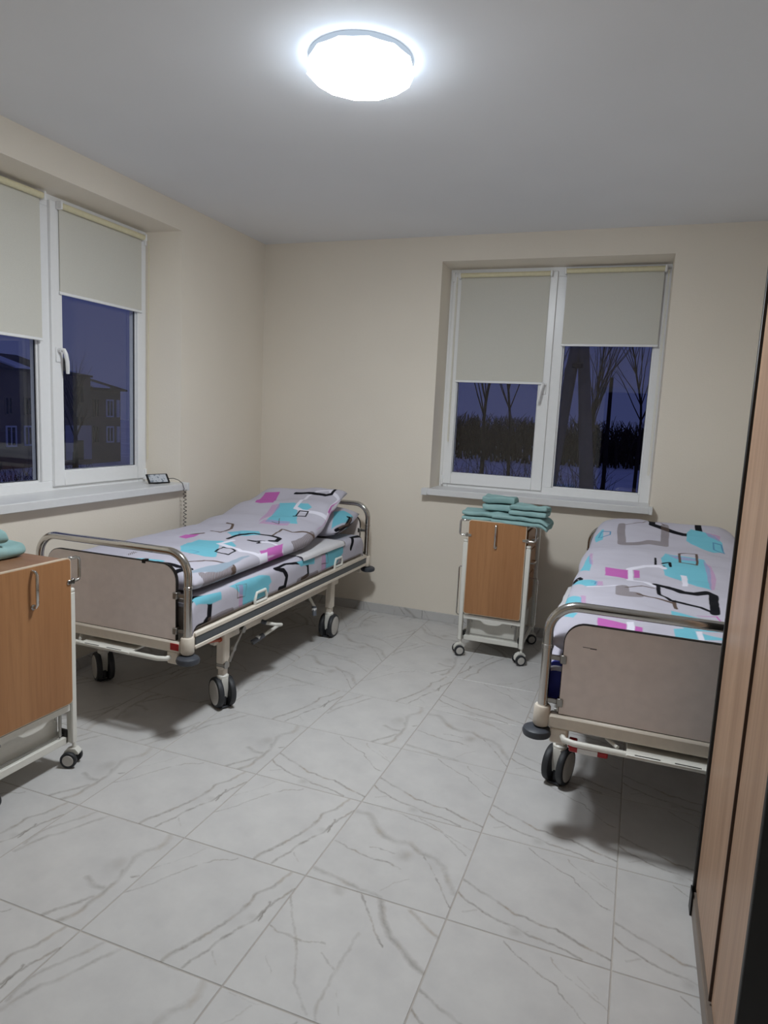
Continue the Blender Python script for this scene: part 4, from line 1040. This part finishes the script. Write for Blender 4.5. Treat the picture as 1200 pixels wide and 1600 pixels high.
# ------------------------------------------------------------------ bedside cabinets
def d_loop(x, sgn, z0, z1, wd, y):
    r = .012
    return [(x, y, z1), (x+sgn*(wd-r), y, z1), (x+sgn*(wd-r*.3), y, z1-r*.3), (x+sgn*wd, y, z1-r), (x+sgn*wd, y, z0+r), (x+sgn*(wd-r*.3), y, z0+r*.3), (x+sgn*(wd-r), y, z0), (x, y, z0)]
def make_cabinet(label):
    """origin: middle of the front on the floor, front faces -Y"""
    root = empty('bedside_cabinet'); tag(root, label, 'cabinet', 'bedside cabinets')
    mb = MB(); mb.box(-.172, .172, .03, .50, .33, .845, .003); mb.build('body', 'cab_wood', root)
    mb = MB(); mb.mat(0).box(-.183, .183, .0, .52, .862, .882, .002).mat(1).box(-.187, .187, -.003, .523, .858, .878, .003)
    mb.build('top', ['cab_top', 'cab_edge'], root)
    mb = MB(); mb.mat(0).prism(rrect(-.178, .178, .288, .888, .014, 4), -.022, -.006, lambda a, b, d: (a, d, b))
    mb.mat(1).prism(rrect(-.182, .182, .284, .892, .017, 4), -.0205, -.0045, lambda a, b, d: (a, d, b))
    pan = mb.build('front_panel', ['cab_wood', 'cab_edge'], root)
    mb = MB(); mb.tube([(-.005, -.02, .735), (-.005, -.038, .737), (-.005, -.046, .747), (-.005, -.046, .862), (-.005, -.038, .872), (-.005, -.02, .874)], .0062, 12)
    mb.lathe([(0, -.022), (.011, -.022), (.011, -.026), (0, -.026)], (-.005, 0, .735), 'Y', 14)
    mb.build('handle', 'chrome', pan)
    for s in (-1, 1):
        mb = MB(); mb.box(s*.160, s*.192, -.027, -.018, .785, .803, .002).box(s*.184, s*.198, -.027, .0, .782, .806, .003); mb.build('clip', 'chrome', pan)
        mb = MB(); mb.tube([(s*.186, .0, .885), (s*.196, -.004, .887)]+d_loop(s*.198, s, .79, .885, .04, -.008), .0065, 10); mb.build('side_bracket', 'chrome', root)
        mb = MB(); mb.box(s*.184, s*.212, -.013, .02, .10, .745, .004); mb.box(s*.184, s*.212, -.013, .02, .745, .762, .005); mb.build('post', 'white_metal', root)
        mb = MB(); mb.box(s*.186, s*.206, .45, .48, .10, .85, .004); mb.build('post', 'white_metal', root)
        mb = MB(); mb.box(s*.188, s*.204, .02, .45, .112, .135, .003); mb.build('base_bar', 'white_metal', root)
        mb = MB(); yr, zr = (.22, .0) if s > 0 else (.05, .06)
        mb.tube([(s*.174, yr, .51+zr), (s*.236, yr, .512+zr), (s*.243, yr, .503+zr), (s*.243, yr, .20+zr), (s*.236, yr, .19+zr), (s*.18, yr, .19+zr)], .0045, 8)
        mb.build('towel_rail', 'chrome', root)
    # lower end: white bar with a hand grip, recessed bin, rods
    mb = MB(); poly = [(-.182, .272), (.182, .272), (.182, .246), (.07, .246), (.045, .228), (.0, .224), (-.045, .228), (-.07, .246), (-.182, .246)]
    mb.prism(poly, -.004, .012, lambda a, b, d: (a, d, b)); mb.build('grip_bar', 'white_metal', root)
    mb = MB(); mb.box(-.168, .168, .05, .058, .095, .26, .003).box(-.168, .168, .058, .46, .095, .103, .002).box(-.168, -.160, .05, .46, .095, .26, .002).box(.160, .168, .05, .46, .095, .26, .002)
    mb.build('bin', 'white_metal', root)
    mb = MB(); mb.box(-.186, .186, .012, .03, .098, .13, .003); mb.build('base_bar', 'white_metal', root)
    mb = MB(); mb.tube([(-.17, .03, .138), (.17, .03, .138)], .0045, 8)
    for s in (-1, 1):
        mb.tube([(s*.152, .02, .14), (s*.152, .02, .245)], .006, 8); mb.tube([(s*.152, .02, .235), (s*.128, .02, .235), (s*.128, .02, .222)], .004, 8)
    mb.build('rod', 'zinc', root)
    for s in (-1, 1):
        mb = MB(); mb.box(s*.172, s*.186, .012, .05, .10, .16, .003); mb.build('latch', 'black', root)
    # two drawers on the right-hand side
    for z0, z1 in ((.70, .84), (.54, .69)):
        mb = MB(); mb.box(.173, .184, .06, .43, z0, z1, .003); dr = mb.build('drawer', 'cab_wood', root)
        zc = (z0+z1)/2
        mb = MB(); mb.tube([(.184, .19, zc), (.205, .192, zc), (.212, .20, zc), (.212, .29, zc), (.205, .298, zc), (.184, .30, zc)], .005, 10); mb.build('drawer_handle', 'chrome', dr)
    mb = MB(); mb.box(.173, .184, .06, .43, .34, .53, .003); mb.build('door', 'cab_wood', root)
    for k, (x, y) in enumerate(((-.197, .0), (.197, .0), (-.197, .465), (.197, .465))):
        rot = (-1.05, -1.0, -.9, -1.1)[k]
        mb = MB()
        mb.prism([(-.034, .03), (-.036, .05), (-.026, .068), (-.006, .078), (.016, .078), (.03, .062), (.03, .055), (.0, .052)], -.017, .017, lambda a, b, d: (d, a, b))
        mb.cyl((0, .006, .07), (0, .006, .112), .008, 10)
        c = mb.build('caster', 'white_metal', root); c.location = (x, y, 0); c.rotation_euler = (0, 0, rot)
        mb = MB(); R = .034
        for sx in (-1, 1):
            mb.mat(0).lathe([(R-.010, -.009), (R-.002, -.009), (R, -.006), (R, .006), (R-.002, .009), (R-.010, .009)], (sx*.027, -.006, R), 'X', 24)
            mb.mat(1).lathe([(0, sx*.011), (R-.012, sx*.0105), (R-.010, sx*.008)], (sx*.027, -.006, R), 'X', 24)
        mb.build('wheel', ['rubber', 'hub'], c)
    return root
cab = make_cabinet('wood-fronted bedside cabinet on casters below the far window'); cab.location = (2.088, 3.602, 0)
# the casters of the left cabinet are swivelled the other way
cabL = dup(cab, (.772, 1.288, 0), math.pi/2, 'wood-fronted bedside cabinet at the left edge, in front of the left bed')
for ch in cabL.children:
    if ch.name.startswith('caster'): ch.rotation_euler = (0, 0, -2.77)

# ------------------------------------------------------------------ towels
def towel(w_, d_, layers, th, seed, deform=None):
    """cloth ribbon folded back and forth in x-z, extruded along y"""
    pts = []; r = th*.56
    for k in range(layers):
        x0, x1 = (-w_/2, w_/2) if k % 2 == 0 else (w_/2, -w_/2)
        ins = (seed*7+k*3) % 5*.002
        z = th/2+k*th*1.12
        for i in range(9): pts.append((x0+(x1-x0)*i/8*(1)-(math.copysign(ins, x1-x0) if i == 8 else 0), z))
        if k < layers-1:
            sg = 1 if x1 > 0 else -1
            for a in (-60, -20, 20, 60): pts.append((x1+sg*r*math.cos(math.radians(a)), z+th*.56+r*math.sin(math.radians(a))))
    n = len(pts); ny = 20; vs = []; fs = []
    nrm = []
    for i in range(n):
        a = Vector(pts[max(i-1, 0)]); b = Vector(pts[min(i+1, n-1)]); t = (b-a).normalized(); nrm.append(Vector((-t.y, t.x)))
    ring = 2*n
    for j in range(ny+1):
        y = (j/ny-.5)*d_
        sq = 1-.5*max(0, abs(j/ny-.5)*2-.8)**2*8
        for sd in (1, -1):
            for i in range(n):
                q = Vector(pts[i])+nrm[i]*th*.46*sd*sq
                x, z = q.x, q.y
                z += (.012*nz(x, y, 8, seed)+.008*nz(x, y, 19, seed+5))*(z/(layers*th)); yy = y+.010*nz(x, z*4, 12, seed+i*.02)
                x += .012*nz(y, z*4, 9, seed+3)
                vs.append((x, yy, max(z, .0015)))
    for j in range(ny):
        for i in range(n-1):
            a = j*ring+i; fs.append((a, a+1, a+1+ring, a+ring)); b = a+n; fs.append((b+1, b, b+ring, b+1+ring))
        fs.append((j*ring, j*ring+ring, j*ring+ring+n, j*ring+n)); fs.append((j*ring+n-1, j*ring+n+n-1, j*ring+ring+n+n-1, j*ring+ring+n-1))
    for j in (0, ny):
        for i in range(n-1):
            a = j*ring+i; fs.append((a, a+n, a+n+1, a+1))
    if deform: vs = [deform(*v) for v in vs]
    return MB().add(vs, fs)
def put_towel(mb, loc, rz, label):
    o = mb.build('folded_towel', 'towel', None, True, 180); o.location = loc
    sm = o.modifiers.new('soft', 'SUBSURF'); sm.levels = 1; sm.render_levels = 2; o.rotation_euler = (0, 0, rz)
    return tag(o, label, 'towel', 'mint towels')
ZT = .8825
def droop(x, y, z):
    k = max(0, -y-.11); return (x, y+.12*k, z-.62*k*min(1, k*9))
Q = math.pi/2
put_towel(towel(.20, .30, 2, .030, 1.1), (1.993, 3.70, ZT), Q+.06, 'mint towel lying bottom left on the far cabinet')
put_towel(towel(.21, .36, 2, .026, 2.3, droop), (2.225, 3.68, ZT), Q-.05, 'mint towel lying bottom right on the far cabinet, draped over its edge')
put_towel(towel(.15, .205, 2, .042, 3.7), (2.07, 3.72, ZT+.070), Q+.02, 'small folded mint towel on top of the left stack, far cabinet')
put_towel(towel(.13, .235, 2, .033, 4.9), (2.265, 3.66, ZT+.060), Q-.08, 'mint towel rolled up on top of the right stack, far cabinet')
put_towel(towel(.25, .26, 2, .027, 6.1), (.46, 1.295, ZT), .06, 'mint towel lying flat on the cabinet at the left edge')
put_towel(towel(.17, .17, 2, .028, 7.4), (.49, 1.285, ZT+.064), -.25, 'mint towel bundled on top of another at the left edge')

# ------------------------------------------------------------------ phone and coiled cord on the sill
ph = empty('phone', (-.035, 3.035, 1.004), 0); tag(ph, 'black phone with lit grey screen leaning on the left sill', 'phone')
ph.rotation_euler = (0, math.radians(-58), math.radians(-14)); 
mb = MB(); mb.box(0, .010, -.076, .076, -.0, .072, .003); 
# stand the slab on its long edge: local x = thickness, z = height
b_ = mb.build('case', 'black', ph)
mb = MB(); mb.box(.010, .0106, -.064, .060, .007, .065, 0); mb.build('screen', 'screen', ph, False)
ph.rotation_euler = (0, math.radians(-38), math.radians(-22))
mb = MB(); mb.prism([(-.010, .0005), (-.055, .0005), (-.018, .030)], -.02, .02, lambda a, b, d: (a, d, b))
st = mb.build('stand', 'black', ph); st.matrix_parent_inverse = (Matrix.Translation(ph.location) @ ph.rotation_euler.to_matrix().to_4x4()).inverted()
st.location = (-.035, 3.035, 1.0035); st.rotation_euler = (0, 0, math.radians(-22))
cp = [(-.022, 3.11, 1.035), (-.002, 3.135, 1.036), (.03, 3.147, 1.025), (.058, 3.152, 1.005), (.066, 3.155, .975)]
coil = []
zc0, zc1 = .975, .60; turns = 15
for i in range(turns*12+1):
    a = 2*math.pi*i/12; k = i/(turns*12); rr = .0098*min(1, k*14)
    coil.append((.068+.01*k+rr*math.cos(a), 3.155+.008*math.sin(k*5)+rr*math.sin(a), zc0+(zc1-zc0)*k))
mb = MB(); mb.tube(cp+coil, .0021, 6); tag(mb.build('coiled_cord', 'black'), 'black coiled cord hanging from the phone over the sill end', 'cord')

# ------------------------------------------------------------------ wardrobe
wr = empty('wardrobe', (3.17, 1.24, 0)); tag(wr, 'pale wood sliding-door wardrobe with black sides at the right edge', 'wardrobe')
HW = 2.12
mb = MB(); mb.box(-.009, .52, .395, .413, 0, HW, .002).box(-.009, .52, -.43, -.412, 0, HW, .002).box(.02, .52, -.412, .395, HW-.03, HW, .002).box(.50, .52, -.412, .395, .05, HW-.03).box(.04, .50, -.412, .395, .06, .08)
mb.build('carcass', 'wenge', wr)
mb = MB(); mb.box(-.008, .02, -.412, .395, .0, .062, .003); mb.build('plinth', 'plinth', wr)
mb = MB(); mb.box(.0, .012, -.055, .392, .075, HW-.035, .002); d1 = mb.build('door', 'ash', wr)
mb = MB(); mb.box(-.001, .012, -.060, -.055, .07, HW-.035, .001); mb.build('edge_profile', 'groove', d1)
mb = MB(); mb.box(.006, .022, -.412, -.060, .068, HW-.035, .002); mb.build('door', 'ash', wr)
mb = MB(); mb.box(-.014, -.010, .36, .408, .0, .075, .001); mb.build('foot_bracket', 'black', wr)

# ------------------------------------------------------------------ outside
M['snow'] = plain('snow', (238, 240, 247), .9, 0, .1, .1, .4)
M['house_wall'] = plain('old_plaster', (126, 112, 100), .9, 0, .1, .25, .25)
M['house_white'] = plain('pale_plaster', (190, 188, 190), .9, 0, .1, .06, .3)
M['house_roof'] = plain('dark_roof', (70, 66, 68), .9, 0, .1, .2, .4)
M['house_glass'] = plain('dark_house_window', (34, 36, 46), .25)
M['house_trim'] = plain('white_window_trim', (225, 225, 230), .7)
M['bark'] = plain('bark', (58, 50, 46), .95, 0, .05, .2, 3)
M['twig'] = plain('twigs', (64, 54, 50), .95, 0, .05, .25, 1)
M['concrete'] = plain('pole_concrete', (118, 114, 110), .9, 0, .1, .15, 2)
GZ = -3.62
mb = MB(); n = 60; vs = []; fs = []
for j in range(n+1):
    for i in range(n+1):
        x = -150+240*i/n; y = -60+260*j/n
        vs.append((x, y, GZ+.25*nz(x, y, .12, 2)-(.0 if (x < -.6 or y > D+.6) else .0)))
mb.add(vs, [(j*(n+1)+i, j*(n+1)+i+1, (j+1)*(n+1)+i+1, (j+1)*(n+1)+i) for j in range(n) for i in range(n)])
tag(mb.build('snowy_ground', 'snow'), 'bluish snow covered ground outside the windows', kind='structure')
# apartment house seen through the left window
hb = empty('house', (-40, 45, GZ)); tag(hb, 'old two-storey house with snowy roof outside the left window', 'building')
def hz(z22): return 1.509+(z22-1.509)*1.7237-GZ
def hy(y22): return -.587+(y22+.587)*1.7237-45
mb = MB()
mb.box(-10, 0, hy(15.5), hy(23.6), 0, hz(2.75)); mb.box(-10, .25, hy(23.6), hy(25.2), 0, hz(2.75)); mb.box(-10, 0, hy(25.2), hy(27.35), 0, hz(2.15))
mb.build('wall', 'house_wall', hb, False)
mb = MB(); mb.box(.0, .34, hy(23.62), hy(25.18), hz(-1.2), hz(.40)); mb.build('porch_wall', 'house_white', hb, False)
def roof(y0, y1, ze, rise, name, mat):
    mb = MB(); mb.prism([(.5, ze), (-4.6, ze+rise), (-10.5, ze), (-10.5, ze-.15), (.5, ze-.15)], y0, y1, lambda a, b, d: (a, d, b)); return mb.build(name, mat, hb, False)
roof(hy(15.5), hy(23.6)-.01, hz(2.75), 1.3, 'roof', 'house_roof'); roof(hy(23.6), hy(25.2), hz(2.75), .55, 'roof', 'house_roof'); roof(hy(25.2)+.01, hy(27.35)+.3, hz(2.2), 1.1, 'roof', 'house_roof')
mb = MB(); mb.box(-3.5, -2.6, hy(24.95), hy(25.35)+.1, hz(2.7), hz(3.55)); mb.build('chimney', 'house_roof', hb, False)
mb = MB(); mb.prism([(.52, hz(2.2)+.02), (-2.2, hz(2.2)+.60), (-2.2, hz(2.2)+.72), (.52, hz(2.2)+.14)], hy(25.22), hy(26.3), lambda a, b, d: (a, d, b)); mb.build('roof_snow', 'snow', hb, False)
mb = MB(); mb.prism([(.52, hz(2.75)+.02), (-2.5, hz(2.75)+.80), (-2.5, hz(2.75)+.95), (.52, hz(2.75)+.14)], hy(20.9), hy(21.7), lambda a, b, d: (a, d, b)); mb.build('roof_snow', 'snow', hb, False)
for (ya, yb, za, zb, xo, trim) in ((24.23, 24.76, 1.43, 2.24, .25, 0), (24.21, 24.74, .11, .83, .25, 0), (26.33, 26.84, .81, 1.68, 0, 1), (26.33, 26.84, -.45, .36, 0, 1), (25.5, 25.85, .81, 1.68, 0, 0), (25.5, 25.85, -.45, .36, 0, 0),
                         (20.6, 20.95, .82, 1.55, 0, 0), (20.6, 21.13, -.53, .365, 0, 1), (21.55, 21.95, .82, 1.6, 0, 0), (21.5, 21.95, -.5, .37, 0, 1), (19.5, 20.0, .82, 1.55, 0, 0), (19.5, 20.0, -.5, .37, 0, 1), (22.5, 23.0, .82, 1.6, 0, 0), (22.5, 23.0, -.5, .37, 0, 0), (27.05, 27.25, .81, 1.68, 0, 1), (27.05, 27.25, -.45, .36, 0, 1)):
    y0, y1, z0, z1 = hy(ya), hy(yb), hz(za), hz(zb); fw = .12 if trim else .07
    mb = MB()
    for a in ((y0, y0+fw, z0, z1), (y1-fw, y1, z0, z1), (y0+fw, y1-fw, z0, z0+fw), (y0+fw, y1-fw, z1-fw, z1), ((y0+y1)/2-.04, (y0+y1)/2+.04, z0+fw, z1-fw)): mb.box(xo-.02, xo+.08, a[0], a[1], a[2], a[3])
    wf = mb.build('window', 'house_trim' if trim else 'house_wall', hb, False)
    mb = MB(); mb.box(xo-.02, xo+.03, y0+fw, y1-fw, z0+fw, z1-fw); mb.build('pane', 'house_glass', wf, False)
mb = MB(); mb.box(.34, .40, hy(24.22), hy(24.64), hz(-1.2), hz(-.30)); mb.build('door', 'house_roof', hb, False)

def grow(mb, p, d, L, r, depth, rr, segs=4, spread=.55, kids=3):
    pts = [p]; rad = [r]
    for i in range(segs):
        d = (d+Vector((rr.gauss(0, .07), rr.gauss(0, .07), rr.gauss(.03, .05)))).normalized(); p = p+d*L/segs
        pts.append(p); rad.append(r*(1-.6*(i+1)/segs))
        if depth > 0 and i >= 1:
            for _ in range(kids if i < segs-1 else kids+1):
                a = rr.random()*2*math.pi; q = d.orthogonal().normalized(); q = Matrix.Rotation(a, 3, d) @ q
                grow(mb, p, (d+q*spread*rr.uniform(.6, 1.3)).normalized(), L*rr.uniform(.3, .62), rad[-1]*.5, depth-1, rr, 3, spread, max(1, kids-1))
    mb.tube(pts, rad, 5 if r > .02 else 3, False)
def tree(loc, h, r, seed, label, depth=3, kids=2, group='bare trees'):
    rr = random.Random(seed); root = empty('bare_tree', loc); tag(root, label, 'tree', group)
    mb = MB(); top = Vector((rr.gauss(0, .15), rr.gauss(0, .15), h*.46)); mb.tube([(0, 0, -.3), tuple(top*.5), tuple(top)], [r*1.2, r, r*.85], 8); mb.build('trunk', 'bark', root)
    mb = MB(); grow(mb, top*.98, Vector((0, 0, 1)), h*.56, r*.8, depth, rr, 8, .38, kids); mb.build('branches', 'twig', root, False)
    return root
TREES = [((-3.2, 27, GZ), 9.0, .10, 3, 'slender bare tree in the left pane of the far window, furthest left'), ((-1.55, 25, GZ), 9.5, .07, 5, 'tall thin bare sapling near the middle of the far left pane'),
         ((-1.15, 31, GZ), 9.0, .08, 8, 'thin bare tree near the right edge of the far left pane'), ((1.5, 23.5, GZ), 8.3, .07, 12, 'bare tree beside the slim pole in the far right pane'),
         ((2.75, 30, GZ), 9.2, .08, 15, 'bare tree at the far right edge of the far window'), ((-.2, 40, GZ), 8.6, .12, 21, 'bare tree standing behind the two-legged concrete pole'),
         ((-25.0, 27.3, GZ), 5.4, .16, 31, 'bare bushy tree before the house outside the left window')]
for q in TREES: tree(*q, depth=3, kids=3)
# two-legged concrete pole outside the far window
ap = empty('utility_pole', (.78, 22, GZ)); tag(ap, 'two-legged concrete utility pole outside the far window', 'pole')
for s in (-1, 1):
    mb = MB(); mb.tube([(s*.95, 0, -.3), (s*.09, 0, 7.85)], [.27, .17], 16); mb.build('leg', 'concrete', ap)
mb = MB(); mb.tube([(0, 0, 7.6), (0, 0, 9.6)], [.2, .15], 16); mb.build('post', 'concrete', ap)
mb = MB(); mb.box(-.16, .16, -.24, .24, 6.92, 7.06, .02); mb.build('clamp', 'house_roof', ap)
sp = empty('utility_pole', (1.45, 30, GZ)); tag(sp, 'slim short wooden pole outside the far window, right pane', 'pole')
mb = MB(); mb.tube([(.08, 0, -.3), (0, 0, 7.2)], [.10, .075], 10); mb.build('post', 'bark', sp)
# thicket of twigs and distant trees
def thicket(name, n, box, hmin, hmax, r, seed, label, mat):
    rr = random.Random(seed); mb = MB()
    for _ in range(n):
        x, y = rr.uniform(box[0], box[1]), rr.uniform(box[2], box[3]); h = rr.uniform(hmin, hmax)
        dx, dy = rr.gauss(0, .22)*h, rr.gauss(0, .15)*h
        mb.tube([(x, y, GZ-.1), (x+dx*.4, y+dy*.4, GZ+h*.55), (x+dx, y+dy, GZ+h)], [r, r*.7, r*.25], 3, False)
        for _k in range(3):
            k = rr.uniform(.3, .85); sx_, sy_, sz_ = x+dx*k*.9, y+dy*k*.9, GZ+h*k
            mb.tube([(sx_, sy_, sz_), (sx_+rr.gauss(0, .16)*h, sy_+rr.gauss(0, .1)*h, sz_+rr.uniform(.1, .3)*h)], [r*.5, r*.2], 3, False)
    return tag(mb.build(name, mat, None, False), label, name.split('_')[-1], None, 'stuff')
thicket('roadside_thicket', 190, (-7.5, 1.5, 26, 38), 2.2, 3.9, .022, 4, 'dark leafless thicket on the snow outside the far window', 'twig')
thicket('distant_thicket', 2200, (-50, 34, 88, 120), 3.6, 6.2, .13, 9, 'distant dark bare tree line outside the far window', 'twig')
thicket('garden_thicket', 260, (-30, -24, 20, 29), .8, 1.9, .03, 14, 'dark leafless shrubs before the house outside the left window', 'twig')
